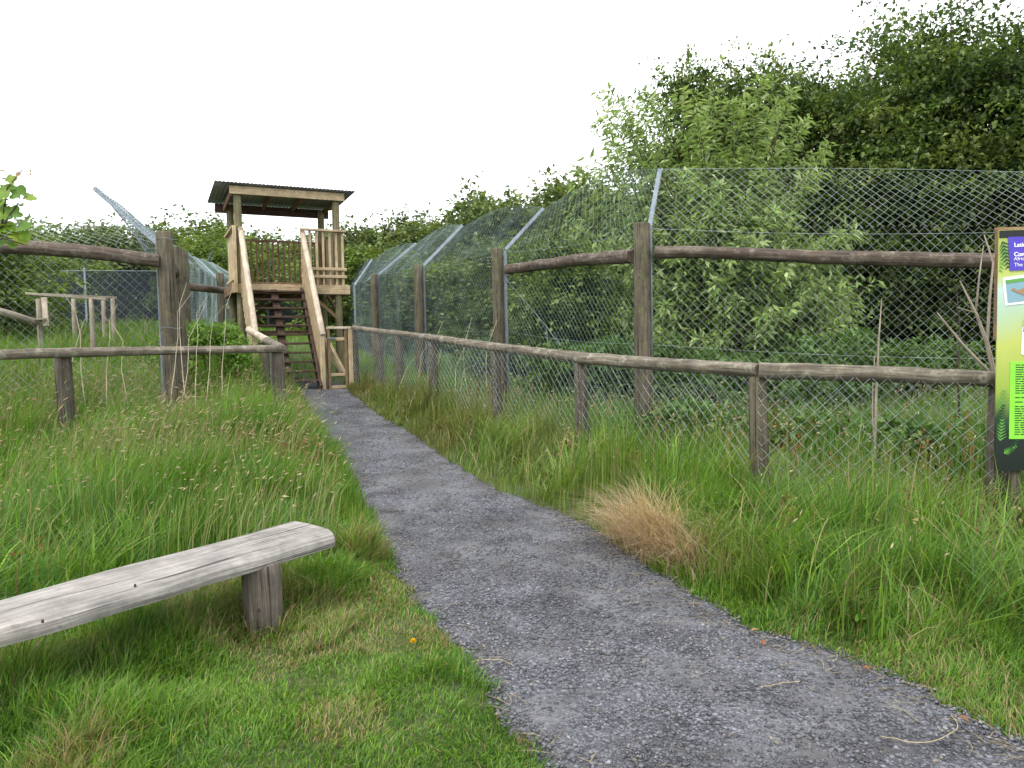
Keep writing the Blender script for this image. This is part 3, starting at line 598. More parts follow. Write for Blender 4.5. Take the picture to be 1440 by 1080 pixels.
for k, (px, Y, r, h, lab) in enumerate([(800, 11.6, .7, 1.0, 'bushy weed between the tall posts'), (880, 11.4, .7, 1.1, 'bushy weed left of the tallest round post'), (1000, 10.8, .9, .9, 'leafy weed under the left side of the pale shrub'),
        (1100, 10.6, .9, .9, 'leafy weed under the middle of the pale shrub'), (1180, 11.2, .9, 1.2, 'leafy weed under the right side of the pale shrub'), (960, 8.6, .5, .55, 'low leafy weed between the two fences under the round post'), (1150, 8.0, .6, .5, 'low leafy weed between the two fences right of the near short post'), (1300, 7.4, .6, .55, 'low leafy weed between the two fences near the notice board'), (1290, 12.5, 1., 1.0, 'weed patch beside the dead sapling'), (700, 15.5, .8, .8, 'weed patch behind the second tall post')]):
    clump_plant('leafy_weed', lab, 'weed', px, Y, r, h, 110, .11, .45, DS, 70+k, 'leafy weeds behind the mesh fence')
# dock plants by the path
def dock(px, py, s, lab, seed, up=0.):
    x, y = hit(px, py); t = thing('dock_plant', lab, 'dock', (x, y, gzf(x, y)), 'broad leaved docks'); g = np.random.default_rng(seed); VV_ = []
    for k in range(9):
        a = k*2.4+g.random(); l = s*g.uniform(.6, 1.1); w = l*.36; seg = 7; e = g.uniform(.5, 1.1)
        V = []; 
        for i in range(seg+1):
            q = i/seg; r_ = l*q*.9; z = l*(e*q-.75*q*q)+up*.6+.04; ww = w*math.sin(math.pi*min(1, q*.92+.06))**.8*.5
            for sgn in (-1, 0, 1): V.append((x+math.cos(a)*r_-math.sin(a)*ww*sgn, y+math.sin(a)*r_+math.cos(a)*ww*sgn, gzf(x, y)+z+abs(sgn)*ww*.35+.008*math.sin(i*2.1+sgn)))
        F = [(3*i+j, 3*i+j+1, 3*i+j+4, 3*i+j+3) for i in range(seg) for j in (0, 1)]
        ob = npmesh('leaf', np.array(V), np.array(F), np.repeat(np.array([NET[k % 3]])*1.0, len(V), 0), M['leaf'], t, smooth=True)
dock(398, 720, .3, 'broad dock plant beside the left edge of the path above the bench end', 1)
dock(432, 712, .2, 'small dock plant nearest the gravel left of the path', 2)
dock(18, 640, .34, 'large dock plant at the left margin below the low rail', 3, .25)
dock(455, 640, .13, 'low broad leaf weed touching the far left edge of the gravel', 5)
dock(175, 590, .26, 'dock plant in the meadow right of the short left rail post', 8, .3)
dock(300, 600, .24, 'dock plant in the meadow below the thick round left post', 9, .32)
dock(60, 735, .24, 'dock plant in the meadow behind the left part of the bench', 10, .15)
dock(300, 735, .2, 'dock leaves just above the middle of the bench plank', 6, .12)
dock(1225, 890, .16, 'small broad leaf plant in the verge grass at the lower right', 4)
# dandelion
x, y = hit(581, 930); z = gzf(x, y)
t = thing('dandelion', 'single yellow dandelion in the mown grass right of the bench', 'flower', (x, y, z))
MB().wire([(x, y, z), (x+.004, y, z+.04), (x+.002, y, z+.085)], .0016, 5).build('stem', plain('green_stem', (.12,.2,.05)), t)
g = rng; k = 90; a = g.random(k)*6.28; e = g.uniform(.1, 1.4, k); c0 = np.repeat(np.array([[x+.002, y, z+.083]]), k, 0); d = np.stack([np.cos(a)*np.cos(e), np.sin(a)*np.cos(e), np.sin(e)], -1)
npmesh('flower_head', *leaves(c0, d, np.tile([[0, 0, 1.]], (k, 1)), np.full(k, .018), np.full(k, .007), np.tile([[.75,.5,.02]], (k, 1))), M['leaf'], t)
# fallen leaves
for i, (px, py, lab) in enumerate([(1056, 893, 'tan fallen leaf at the grass edge of the path'), (1074, 912, 'orange fallen leaf just below the tan one'), (1212, 943, 'orange brown fallen leaf against the verge'), (1362, 1022, 'rust fallen leaf at the lower right of the path')]):
    x, y = hit(px, py); z = float(base_z(x, y))+.012; c_ = [(.3,.2,.09), (.3,.11,.045), (.24,.11,.05), (.22,.11,.06)][i]; a = R.random()*6; V = []
    for q in range(6):
        u_ = q/5; w_ = .013*math.sin(math.pi*min(1, u_*.95+.03))
        for sg in (-1, 0, 1): V.append((x+math.cos(a)*.05*u_-math.sin(a)*w_*sg, y+math.sin(a)*.05*u_+math.cos(a)*w_*sg, z+abs(sg)*.007+.01*math.sin(u_*3)))
    tag(npmesh('fallen_leaf', np.array(V), np.array([(3*i_+j, 3*i_+j+1, 3*i_+j+4, 3*i_+j+3) for i_ in range(5) for j in (0, 1)]), np.tile([c_], (18, 1)), M['leaf'], smooth=True), lab, 'leaf', 'fallen leaves on the path')
# overhanging sapling at the upper left
t = thing('sapling', 'lobed leaf sapling reaching in at the upper left margin', 'sapling', (-2.75, 3.0, gzf(-2.75, 3)))
mb = MB(); br = []
mb.log([(-2.75, 3, gzf(-2.75, 3)-.05), (-2.72, 3, 1.0), (-2.5, 3.05, 1.9), P(2, 320, 3.1), P(26, 285, 3.1)], [.014, .012, .009, .005, .0025], 7, .05, step=.2)
mb.log([P(-30, 345, 3.1), P(5, 335, 3.05), P(38, 345, 3.1)], [.005, .004, .002], 5, .03, step=.2)
mb.log([P(2, 320, 3.1), P(10, 265, 3.1), P(32, 238, 3.1)], [.004, .003, .0015], 5, .03, step=.2)
mb.build('stem', M['bark'], t)
def lobed(px, py, s, g, yy=3.1):
    c = P(px, py, yy); nr = Vector((g.gauss(0, .5), -1+g.gauss(0, .3), .8+g.gauss(0, .5))).normalized(); e1 = nr.cross(Vector((g.gauss(0, 1), g.gauss(0, 1), g.gauss(0, 1)))).normalized(); e2 = nr.cross(e1)
    V = [tuple(c)]; k = 20
    for i in range(k):
        a = 2*math.pi*i/k; rr = s*(.62+.38*abs(math.cos(a*2.5)))*(1 if i else .3); V.append(tuple(c+e1*rr*math.cos(a)+e2*rr*math.sin(a)+nr*(.25*s*math.cos(2*a))))
    return np.array(V), np.array([(0, i+1, (i+1) % k+1) for i in range(k)]), None
g_ = random.Random(4)
for i, (px, py, s) in enumerate([(12,268,.034),(32,272,.03),(44,278,.022),(8,296,.034),(22,300,.026),(4,318,.03),(14,322,.033),(34,318,.03),(30,334,.028),(40,330,.02),(2,345,.03),(16,252,.022),(4,240,.017),(30,244,.012),(47,243,.01),(-12,280,.034),(-14,310,.034),(-16,335,.034),(6,283,.025),(20,342,.02)]):
    v, f, _ = lobed(px-4, py, s*1.45, g_); cc = [(.15,.25,.03), (.1,.19,.03), (.2,.28,.04)][i % 3]
    if s < .02: cc = (.3,.2,.12)
    npmesh('leaf', v, f, np.tile([cc], (len(v), 1)), M['leaf'], t)
# ------------------------------------------------------------------ chain link
def strip(mb, A, B, A2, B2, s=.105, r=.0021, amp=.022, seglen=.22, bulge=0.):
    """two families of diagonal wires between a bottom edge A-B and a top edge A2-B2"""
    A, B, A2, B2 = map(Vector, (A, B, A2, B2)); Lh = ((B-A).length+(B2-A2).length)/2; H = ((A2-A).length+(B2-B).length)/2
    nr = (B-A).cross(A2-A).normalized(); ph = R.random()*6
    def pt(u, v, o):
        a = A.lerp(B, u/Lh); b = A2.lerp(B2, u/Lh); p = a.lerp(b, v/H)
        e = math.sin(math.pi*min(1, max(0, u/Lh))); p = p+Vector((.5, .25, .8))*(bulge*e*math.sin(math.pi*.62*v/H))
        return p+nr*(o+amp*e*(math.sin(u*2.1+v*1.3+ph)+.6*math.sin(u*4.3-v*3.1+ph)))
    for fam, o in ((1, r), (-1, -r)):
        c = -H if fam == 1 else 0.
        c0 = c+R.random()*0
        while c0 < (Lh if fam == 1 else Lh+H):
            # u = c0 + fam*v
            v0 = max(0, -c0 if fam == 1 else c0-Lh); v1 = min(H, Lh-c0 if fam == 1 else c0)
            if v1-v0 > .02:
                k = max(1, int((v1-v0)/seglen)); mb.wire([pt(c0+fam*v, v, o) for v in np.linspace(v0, v1, k+1)], r)
            c0 += s
def angle_iron(mb, pts, w=.045, th=.005, up=(0, 1, 0)):
    for a, b in zip(pts[:-1], pts[1:]):
        a = Vector(a); b = Vector(b); d = (b-a).normalized(); s1 = d.cross(Vector(up)).normalized(); s2 = s1.cross(d)
        mb.box(a+s2*w/2, b+s2*w/2, th, w, s2); mb.box(a+s1*(w/2+th/2+.001), b+s1*(w/2+th/2+.001), w, th, s2)
def gp(x, y, dz=0.): return Vector((x, y, gzf(x, y)+dz))
# tall fence on the right
TF = [(5.8, 7.75), (1.585, 9.0), (-.18, 12.5), (-1.95, 16), (-3.8, 21), (-5.2, 24.5), (-6.75, 28)]
ptop = [P(1412, 320, 7.9).z, P(905, 314, 9).z, P(704, 350, 12.5).z, P(591, 373, 16).z, P(530, 386, 21).z, 3.55, 3.55]
tips = [P(1480, 243, 8.2), P(931, 238, 9.45), P(766, 294, 12.8), P(652, 318, 16.3), P(586, 343, 21.3), P(524, 366, 24.8), P(480, 385, 28.3)]
TF = [(9.2, 6.8)]+TF; ptop = [ptop[0]-.05]+ptop; tips = [Vector((9.4, 7.3, tips[0].z-.05))]+tips
fence = thing('enclosure_fence', 'tall chain link fence with round posts and outward leaning arms right of the path', 'fence', gp(1.585, 9, 0))
px_r = {1: .1, 2: .105, 3: .1, 4: .1, 5: .1, 0: .1}
for i, (x, y) in enumerate(TF):
    if i < 6 :
        MB().log([gp(x, y-.02, -.3), Vector((x-(.03 if i == 3 else 0), y, ptop[i]))], [px_r.get(i, .1)*1.06, px_r.get(i, .1)*.95], 18, .05).build('post', M['post'], fence)
    a = Vector((x+.13, y+.06, 0)); b = Vector((a.x, a.y, ptop[i]-.02)); a.z = gzf(a.x, a.y)
    mb = MB(); angle_iron(mb, [a, b, tips[i]], .05 if i < 4 else .06); mb.build('bracket_arm', M['galv'], fence)
for i in range(len(TF)-1):
    a = Vector((TF[i][0]+.13, TF[i][1]+.06, 0)); b = Vector((TF[i+1][0]+.13, TF[i+1][1]+.06, 0)); a.z = gzf(a.x, a.y)-.02; b.z = gzf(b.x, b.y)-.02
    a2 = Vector((a.x, a.y, ptop[i]-.02)); b2 = Vector((b.x, b.y, ptop[i+1]-.02))
    mb = MB(); rr = [.002, .0021, .0019, .002, .0023, .0026, .0028][i]
    strip(mb, a, b, a2, b2, .105, rr); bg_ = .0 if i == 0 else (.04 if i == 1 else .3); strip(mb, a2, b2, tips[i], tips[i+1], .105, rr, .03, bulge=bg_)
    for f in (.47, .985):
        mb.wire([a.lerp(a2, f).lerp(b.lerp(b2, f), t_)+Vector((0, -.02, -.05*math.sin(math.pi*t_))) for t_ in np.linspace(0, 1, 9)], rr*1.1)
    mb.wire([tips[i].lerp(tips[i+1], t_)+Vector((.5, .25, .8))*(bg_*math.sin(math.pi*t_)*.93) for t_ in np.linspace(0, 1, 9)], rr*1.1)
    mb.build('wire_mesh', M['wire_green'] if i > 1 else M['wire'], fence)
MB().log([Vector((5.75, 7.68, P(1405, 367, 7.82).z-.02)), P(1405, 367, 7.82), P(1160, 362, 8.35), P(1000, 355, 8.7), P(921, 354, 8.9)], [.078, .078, .075, .072, .078], 16, .09, step=.15, bend=.004).build('rail', M['rail_up'], fence)
MB().log([P(889, 360, 9.1), P(800, 367, 10.7), P(714, 379, 12.35)], [.085, .082, .085], 16, .09, step=.15, bend=.004).build('rail', M['rail_up'], fence)
MB().log([Vector((9.2, 6.75, P(1405, 367, 7.82).z-.05)), Vector((5.8, 7.66, P(1405, 367, 7.82).z-.02))], .078, 14, .08).build('rail', M['rail_up'], fence)
mb = MB(); mb.wire([P(699, 378, 12.6), P(765, 455, 12), P(830, 540, 11)], .005, 5); mb.wire([P(768, 460, 11.9), P(772, 500, 11.9)], .008, 5); mb.build('bracing_cable', M['galv'], fence)
# low rail fence on the right
low = thing('rail_fence', 'low round rail fence with chain link bordering the right of the path', 'fence', gp(LF[3].x, LF[3].y))
RR_ = [.06, .06, .062, .062, .06, .058, .055, .055, .055]
for i in range(1, len(LF)):
    x, y, z = LF[i]; lx = .012*(z-gzf(x, y))
    m_ = MB(); m_.log([gp(x+R.uniform(-.02, .03), y+.05, -.3), Vector((x, y+.05, z-.045))], [.078, .07], 16, .06); m_.build('post', M['post'] if i == 2 else M['post_dark'], low)
pts = [LF[i] for i in range(2, len(LF))]
MB().log([p+Vector((0, 0, 0)) for p in pts[:3]], RR_[2:5], 14, .1, step=.12, bend=.004).build('rail', M['rail'], low)
MB().log(pts[2:], [.058, .056, .054, .052, .052], 14, .1, step=.14, bend=.004).build('rail', M['rail'], low)
MB().log([LF[0], P(1392, 534, 5.55)], [.06, .062], 12, .1, step=.12, bend=.004).build('rail', M['rail'], low)
MB().log([P(1401, 534, 5.53), P(1230, 525, 5.72), LF[2]+Vector((-.01, 0, 0))], [.062, .062, .064], 14, .1, step=.12, bend=.004).build('rail', M['rail'], low)
for i in range(1, len(LF)-1):
    a = gp(LF[i].x, LF[i].y-.04, .0); b = gp(LF[i+1].x, LF[i+1].y-.04, .0); off = Vector((0, -.055, -.02)) if i < 3 else Vector((-.04, -.05, -.02))
    mb = MB(); strip(mb, a, b, LF[i]+off, LF[i+1]+off, .115, .0021 if i < 4 else .0024, .012)
    mb.build('wire_mesh', M['wire'], low)
# left low rail fence
LL = [P(-330, 515, 6.6), P(85, 507, 8.6), P(388, 492, 10.0)]
lowl = thing('rail_fence', 'low weathered rail fence across the meadow joining the stair handrail', 'fence', gp(LL[1].x, LL[1].y))
for p, r_ in ((P(-330, 515, 6.6), .09), (LL[1], .088), (LL[2], .09)):
    MB().log([gp(p.x+.03, p.y+.06, -.3), Vector((p.x, p.y+.04, p.z+(.05 if p is LL[1] else -.0)))], [r_*1.05, r_], 16, .06).build('post', M['post_dark'], lowl)
MB().log([P(-330, 505, 6.6), P(0, 499, 8.1), P(120, 495, 8.7), P(250, 493, 9.3), P(398, 490, 9.98)], [.055, .055, .055, .052, .055], 14, .12, step=.12, bend=.004).build('rail', M['rail'], lowl)
MB().log([P(398, 491, 10.05), P(386, 484, 10.9), P(374, 479, 11.7)], [.062, .06, .06], 14, .06, step=.2).build('rail', M['rail'], lowl)
tag(MB().log([P(375, 479, 11.65), P(350, 464, 13.8), P(357, 461, 13.95)], [.062, .062, .055], 14, .05, step=.2).build('rail', M['pale'], lowl), 'pale peeled end of the rail')
q1 = P(372, 481, 11.8)
MB().log([gp(q1.x, q1.y+.05, -.2), q1+Vector((0, .05, -.05))], .06, 12).build('post', M['post_dark'], lowl)
mb = MB(); strip(mb, gp(LL[2].x+.09, LL[2].y), gp(q1.x+.07, q1.y), LL[2]+Vector((.09, 0, -.02)), q1+Vector((.07, 0, -.02)), .115, .0022)
mb.build('wire_mesh', M['wire'], lowl)
# left tall fence
c0 = P(231, 330, 9.6); c1 = P(250, 345, 11.2)
TLp = [(-9.6, 8.3), (c0.x, 9.6), (P(258, 400, 12.9).x, 12.9), (P(310, 400, 20).x, 20), (P(345, 400, 25).x, 25)]
zt = [P(-400, 330, 8.3).z, P(228, 326, 9.6).z, P(253, 352, 12.9).z, P(312, 384, 20).z, 3.9]
tl = [Vector((-10.3, 9.0, zt[0]+.9)), P(133, 262, 10.1), P(234, 340, 13.2), P(275, 362, 20.4), P(300, 370, 25.4)]
lf = thing('enclosure_fence', 'tall chain link fence with a thick log rail left of the tower', 'fence', gp(*TLp[1]))
for i, (x, y) in enumerate(TLp):
    w_ = .1 if i == 1 else .1
    MB().log([gp(x+(.04 if i == 1 else 0), y, -.3), Vector((x, y, zt[i]))], [w_*1.05, w_], 18, .06).build('post', M['post'], lf)
    a = gp(x-.12, y+.12); b = Vector((a.x, a.y, zt[i]-.12)); mb = MB()
    angle_iron(mb, [a, b, tl[i]], .05); mb.build('bracket_arm', M['galv'], lf)
sp_ = P(251, 347, 10.9); MB().log([gp(sp_.x+.02, 10.9, -.3), sp_+Vector((-.04, 0, 0))], [.08, .075], 16, .06).build('post', M['post'], lf)
for i in range(len(TLp)-1):
    a = gp(TLp[i][0]-.13, TLp[i][1]+.12); b = gp(TLp[i+1][0]-.13, TLp[i+1][1]+.12); a2 = Vector((a.x, a.y, zt[i]-.12)); b2 = Vector((b.x, b.y, zt[i+1]-.12))
    mb = MB(); rr = [.0019, .0022, .003, .0034][i]; strip(mb, a, b, a2, b2, .115, rr); strip(mb, a2, b2, tl[i], tl[i+1], .115, rr, .03)
    for f in (.45, .97): mb.wire([a.lerp(a2, f), b.lerp(b2, f)], rr)
    mb.build('wire_mesh', M['wire'] if i == 0 else M['wire_green'], lf)
# folded mesh lapped along the corner arm
b2 = Vector((TLp[1][0]-.12, 9.72, zt[1]-.12)); mb = MB(); dn = Vector((.14, .02, .22))
strip(mb, b2, tl[1], b2+dn*.3+Vector((.0, 0, -.05)), tl[1]+dn*.75, .05, .0028, .01); strip(mb, b2+Vector((-.05, .03, -.35)), tl[1]+Vector((.35, -.05, -.36)), b2, tl[1], .06, .0024, .01); mb.build('folded_mesh', M['galv'], lf)
MB().log([P(-420, 325, 7.9), P(0, 346, 8.9), P(110, 353, 9.2), P(224, 367, 9.5)], [.09, .088, .09, .085], 16, .09, step=.15, bend=.004).build('rail', M['rail_up'], lf)
MB().log([P(243, 378, 10.0), P(254, 390, 12.7)], [.07, .07], 14, .06).build('rail', M['rail_up'], lf)
MB().log([P(262, 403, 13.1), P(328, 410, 19.7)], [.07, .08], 14, .06).build('rail', M['rail_up'], lf)
mb = MB()
for zz, k in ((P(228, 337, 9.6).z, .122), (P(240, 461, 9.5).z, .13)):
    c = Vector((c0.x+.03, 9.6, zz)); mb.wire([c+Vector((math.cos(a)*k, math.sin(a)*k, .01*math.sin(3*a))) for a in np.linspace(0, 6.2832, 20)], .0035, 4)
mb.build('tie_wire', M['galv'], lf)
# dark netting round the far side of the paddocks
def net(pts, ztop, label):
    t = thing('netting_fence', label, 'fence', gp(*pts[0]), 'far netting fences'); 
    for i in range(len(pts)-1):
        a = gp(*pts[i]); b = gp(*pts[i+1]); L_ = (b-a).length; mb = MB(); zt_ = Vector((0, 0, ztop))
        k = int(L_/.045)
        for j in range(k+1): p = a.lerp(b, j/k); mb.box(p, p+zt_, .02, .004, (0, 1, 0))
        for j in range(int(ztop/.045)): mb.box(a+Vector((0, 0, j*.045)), b+Vector((0, 0, j*.045)), .004, .02)
        mb.build('net', M['net'], t)
        mb = MB(); mb.wire([a+zt_, b+zt_], .012, 5); mb.build('top_wire', M['galv'], t)
    for p in pts:
        q = gp(*p); mb = MB(); angle_iron(mb, [q-Vector((0, .05, 0)), q+Vector((0, -.05, ztop+.1)), q+Vector((.35, -.3, ztop+.6))], .06); mb.build('post', M['galv'], t)
net([(-24, 24), (-18.8, 24.5), (P(122, 400, 25).x, 25), (-10.5, 26)], 2.15, 'dark netting fence at the back of the left paddock')
net([(-10, 31), (-6, 30.5), (-1, 30), (4, 28), (10, 26)], 2.4, 'dark netting fence at the back of the right enclosure')
# ------------------------------------------------------------------ viewing tower
FLp = P(338, 400, 15.33); FRp = P(475, 400, 16.2)
u = Vector((FRp.x-FLp.x, FRp.y-FLp.y, 0)); W_ = u.length; u.normalize(); v = Vector((-u.y, u.x, 0)); O = Vector((FLp.x, FLp.y, 0))
def Tt(s, t_, z): return O+u*s+v*t_+Vector((0, 0, z))
GZ0 = gzf(*(O+u*1).xy); DZ = 2.86; D_ = 1.52
tower = thing('viewing_tower', 'wooden viewing tower with corrugated roof and open stairs at the end of the path', 'tower', (O+u*1+Vector((0, 0, GZ0))))
for s, t_ in ((0, 0), (W_, 0), (0, D_), (W_, D_)):
    MB().log([Tt(s, t_, GZ0-.3), Tt(s, t_, 4.7)], [.085, .075], 14, .05).build('post', M['tower_post'], tower)
# deck
mb = MB(); k = int((W_+.36)/.125)
for j in range(k): x = -.16+j*.125; mb.box(Tt(x+.06, -.1, DZ), Tt(x+.06, D_+.12, DZ), .115, .035)
deck = mb.build('deck', M['timber_red'], tower)
mb = MB(); mb.box(Tt(-.17, -.12, DZ-.12), Tt(W_+.23, -.12, DZ-.12), .045, .19); mb.build('fascia', M['timber'], deck)
mb = MB(); mb.box(Tt(-.17, D_+.14, DZ-.12), Tt(W_+.23, D_+.14, DZ-.12), .045, .19)
mb.box(Tt(-.15, -.09, DZ-.12), Tt(-.15, D_+.11, DZ-.12), .045, .19); mb.box(Tt(W_+.2, -.09, DZ-.12), Tt(W_+.2, D_+.11, DZ-.12), .045, .19)
for j in range(4): x = .25+j*.5; mb.box(Tt(x, -.09, DZ-.11), Tt(x, D_+.1, DZ-.11), .05, .15)
mb.build('joist', M['timber_red'], deck)
def railing(p0, p1, z0, z1, n, lab, bw=.04, bt=.03, rails=(), mat='timber', top=True):
    a, b = Vector(p0), Vector(p1); r_ = MB()
    r_.box(a+Vector((0, 0, z1)), b+Vector((0, 0, z1)), .09, .045)
    ro = r_.build('railing', M[mat], tower)
    for zz in rails: m_ = MB(); m_.box(a+Vector((0, 0, zz)), b+Vector((0, 0, zz)), .04, .06); m_.build('bar', M[mat], ro)
    for j in range(n):
        p = a.lerp(b, (j+.5)/n); nn = (b-a).normalized().cross(Vector((0, 0, 1)))*.036; m_ = MB(); m_.box(p+nn+Vector((0, 0, z0)), p+nn+Vector((0, 0, z1-.025)), bw, bt, (b-a).normalized().cross(Vector((0, 0, 1)))); m_.build('baluster', M[mat], ro)
    return ro
railing(Tt(0, D_-.06, 0), Tt(W_, D_-.06, 0), DZ+.03, 3.93, 17, '', .04, .03, (DZ+.12,), 'timber_red')
railing(Tt(-.1, -.1, 0), Tt(-.1, D_, 0), DZ-.1, 3.98, 12, '', .09, .025, (DZ+.1,))
railing(Tt(W_+.12, D_, 0), Tt(W_+.12, -.05, 0), DZ-.0, 3.98, 12, '', .1, .025, (DZ+.12,))
SR, SL = 1.25, .06
railing(Tt(W_+.17, -.13, 0), Tt(SR-.05, -.13, 0), DZ-.02, 3.99, 7, '', .05, .03, (DZ+.16, DZ+.32))
MB().box(Tt(-.1, -.16, DZ-.2), Tt(-.1, -.16, 3.99), .07, .07, u).build('newel_post', M['timber'], tower)
# roof
mb = MB(); zf, zr = 4.83, 4.77; s0, s1, t0, t1 = -.44, W_+.38, -.27, D_+.33; k = 37*8
vs = []; ws = []
for j in range(k+1):
    s = s0+(s1-s0)*j/k; w_ = .006*math.sin(j/8*2*math.pi)
    for t_, z_ in ((t0, zf), (t1, zr)):
        for dz in (0, .004): p = Tt(s, t_, z_+w_+dz); vs.append(p); ws.append(p)
fs = []
for j in range(k):
    a = 4*j; b = a+4; fs += [(a, b, b+2, a+2), (a+1, a+3, b+3, b+1), (a, a+1, b+1, b), (a+2, b+2, b+3, a+3)]
mb.add(vs, fs, ws, True); roof = mb.build('roof', M['roof'], tower)
mb = MB(); mb.box(Tt(-.16, -.12, 4.71), Tt(W_+.16, -.12, 4.71), .04, .16); mb.build('fascia', M['timber'], roof)
mb = MB(); mb.box(Tt(-.3, D_+.11, 4.63), Tt(W_+.2, D_+.11, 4.63), .05, .2); mb.build('beam', M['dark_tread'], roof)
for s in (-.1, W_*.36, W_*.68, W_+.1):
    mb = MB(); mb.box(Tt(s, -.09, 4.74), Tt(s, D_+.08, 4.69), .05, .1); mb.build('rafter', M['timber_red'], roof)
mb = MB(); mb.box(Tt(-.12, -.0, 4.66), Tt(-.12, D_, 4.6), .04, .1); mb.build('beam', M['timber_red'], roof)
# stairs
RUN = 1.76; zb = gzf(*Tt(.8, -RUN, 0).xy); 
mb = MB(); mb.box(Tt(SR-.06, -.1, DZ-.15), Tt(SR-.06, -RUN-.05, zb+.02), .05, .2); st = mb.build('staircase', M['dark_tread'], tower)
for s in (SL+.04, (SL+SR)/2-.02):
    m_ = MB(); m_.box(Tt(s, -.1, DZ-.15), Tt(s, -RUN+(.0), zb-.0), .15 if s > .3 else .06, .09 if s > .3 else .2); m_.build('stringer', M['dark_tread'], st)
for j in range(11):
    f = (j+1)/12; z_ = DZ-(DZ-zb)*f; t_ = -.06-RUN*f; m_ = MB(); m_.box(Tt(SL+.05, t_, z_), Tt(SR-.04, t_, z_), .2, .04); m_.build('tread', M['dark_tread'], st)
for s, nm in ((SR, 1), (SL-.03, 0)):
    m_ = MB(); nb = 15
    for j in range(nb):
        ta = -.12-(RUN-.1)*j/nb; tb = -.12-(RUN-.1)*(j+1)/nb+.006
        zl = lambda t_: 3.98+(zb+1.07-3.98)*(-t_/RUN)
        zlow = lambda t_: DZ-.16+(zb-.02-DZ+.16)*(-t_/RUN)
        m_.poly_prism([Tt(s, ta, zl(ta)-.04), Tt(s, tb, zl(tb)-.04), Tt(s, tb, zlow(tb)-.05), Tt(s, ta, zlow(tb)-.05)], u, .03+.004*(j % 2))
    so = m_.build('side_boarding', M['timber'], st)
    m_ = MB(); m_.log([Tt(s+.01, -.05, zl(-.05)+.03), Tt(s+.01, -RUN-.05, zl(-RUN-.05)+.03)], .058, 14, .03); m_.build('handrail', M['pale'], st)
    m_ = MB(); m_.box(Tt(s, -RUN, zb-.2), Tt(s, -RUN, zl(-RUN)-.02), .09, .09, u); m_.build('newel_post', M['timber'], st)
    m_ = MB(); m_.box(Tt(s, -.12, DZ-.3), Tt(s, -.12, 3.98), .07, .06, u); m_.build('newel_post', M['timber'], st)
for a_, b_, mm in (((W_-.7, .3, DZ-.2), (W_-.05, -.25, GZ0), 'timber'), ((W_, .0, DZ-.6), (W_, 1.0, DZ-.2), 'timber_red'), ((.0, .0, DZ-.75), (.65, 0.02, DZ-.2), 'dark_tread'), ((W_, -.02, DZ-.75), (W_-.6, 0.02, DZ-.2), 'timber_red'), ((0, D_, DZ-.9), (W_*.5, D_, DZ-.2), 'dark_tread')):
    m_ = MB(); m_.box(Tt(*a_), Tt(*b_), .07, .07); m_.build('brace', M[mm], tower)
m_ = MB(); m_.box(Tt(-.1, D_+.0, GZ0+.9), Tt(W_, D_+.0, GZ0+.9), .04, .08); m_.build('brace', M['timber_red'], tower)
# gate beside the stairs
g0 = Tt(SR+.1, -RUN+.02, 0); g1 = LF[-1].copy(); g1.x -= .1; g1.y -= .02
gb = gzf(g0.x, g0.y); ztop = P(475, 461, 14.5).z
gate = thing('gate', 'small open timber gate between the stair post and the low fence', 'gate', (g0.x, g0.y, gb))
A_ = lambda f, z: Vector((g0.x+(g1.x-g0.x)*f, g0.y+(g1.y-g0.y)*f, z))
MB().box(A_(0, ztop), A_(1.1, ztop), .09, .045).build('top_rail', M['pale'], gate)
for f in (.06, .86): MB().box(A_(f, gb+.02), A_(f, ztop-.03), .07, .05, u).build('stile', M['timber_red'], gate)
MB().box(A_(1.08, gb-.2), A_(1.08, ztop-.03), .09, .09, u).build('gate_post', M['timber'], gate)
for z in (ztop-.22, gb+.3, gb+.06): MB().box(A_(.1, z), A_(.83, z), .05, .06).build('bar', M['timber'], gate)
MB().box(A_(.1, ztop-.3), A_(.85, gb+.28), .05, .06).build('diagonal', M['timber'], gate)
MB().box(A_(.02, ztop-.2)+Vector((0, -.05, 0)), A_(.42, ztop-.2)+Vector((0, -.05, 0)), .02, .03).build('latch', M['galv'], gate)
# ------------------------------------------------------------------ bench
bd = Vector((.507, .862, 0)); bn = Vector((.862, -.507, 0)); b0 = Vector((-2.11, 3.08, 0)); 
Ea = P(412, 733, 4.45); Eb = P(0, 843, 3.08); bd = Vector((Ea.x-Eb.x, Ea.y-Eb.y, 0)).normalized(); bn = Vector((bd.y, -bd.x, 0)); SZ = .45
def onplane(px, py, z):
    d = ray(px, py); k = (z-CAMH)/d[2]; return Vector((d[0]*k, d[1]*k, z))
Ea = onplane(413, 733, SZ); Eb = onplane(0, 843, SZ); N1 = onplane(472, 769, SZ-.085); N0 = onplane(0, 910, SZ-.085); E2 = onplane(461, 742, SZ)
bd = (Ea-Eb).normalized(); bn = Vector((bd.y, -bd.x, 0)); far0 = Eb-bd*.85; WB = (N0-Eb).dot(bn); LB = (Ea-far0).dot(bd); WB1 = (N1-Ea).dot(bn); LN = (N1-far0).dot(bd)
bench = thing('bench', 'rough grey plank bench on round log legs at the lower left', 'bench', (Eb.x, Eb.y, 0))
mb = MB(); nl = 60; prof = [(0, -.085), (0, -.006), (.012, 0), (.3, .002), (.6, -.0), (.78, -.003), (.88, -.009), (.94, -.018), (.985, -.034), (1, -.06), (.985, -.085)]
q2 = (E2-Ea).dot(bn)/WB1; l2 = (E2-far0).dot(bd)
vs = []; ws = []; K = len(prof)
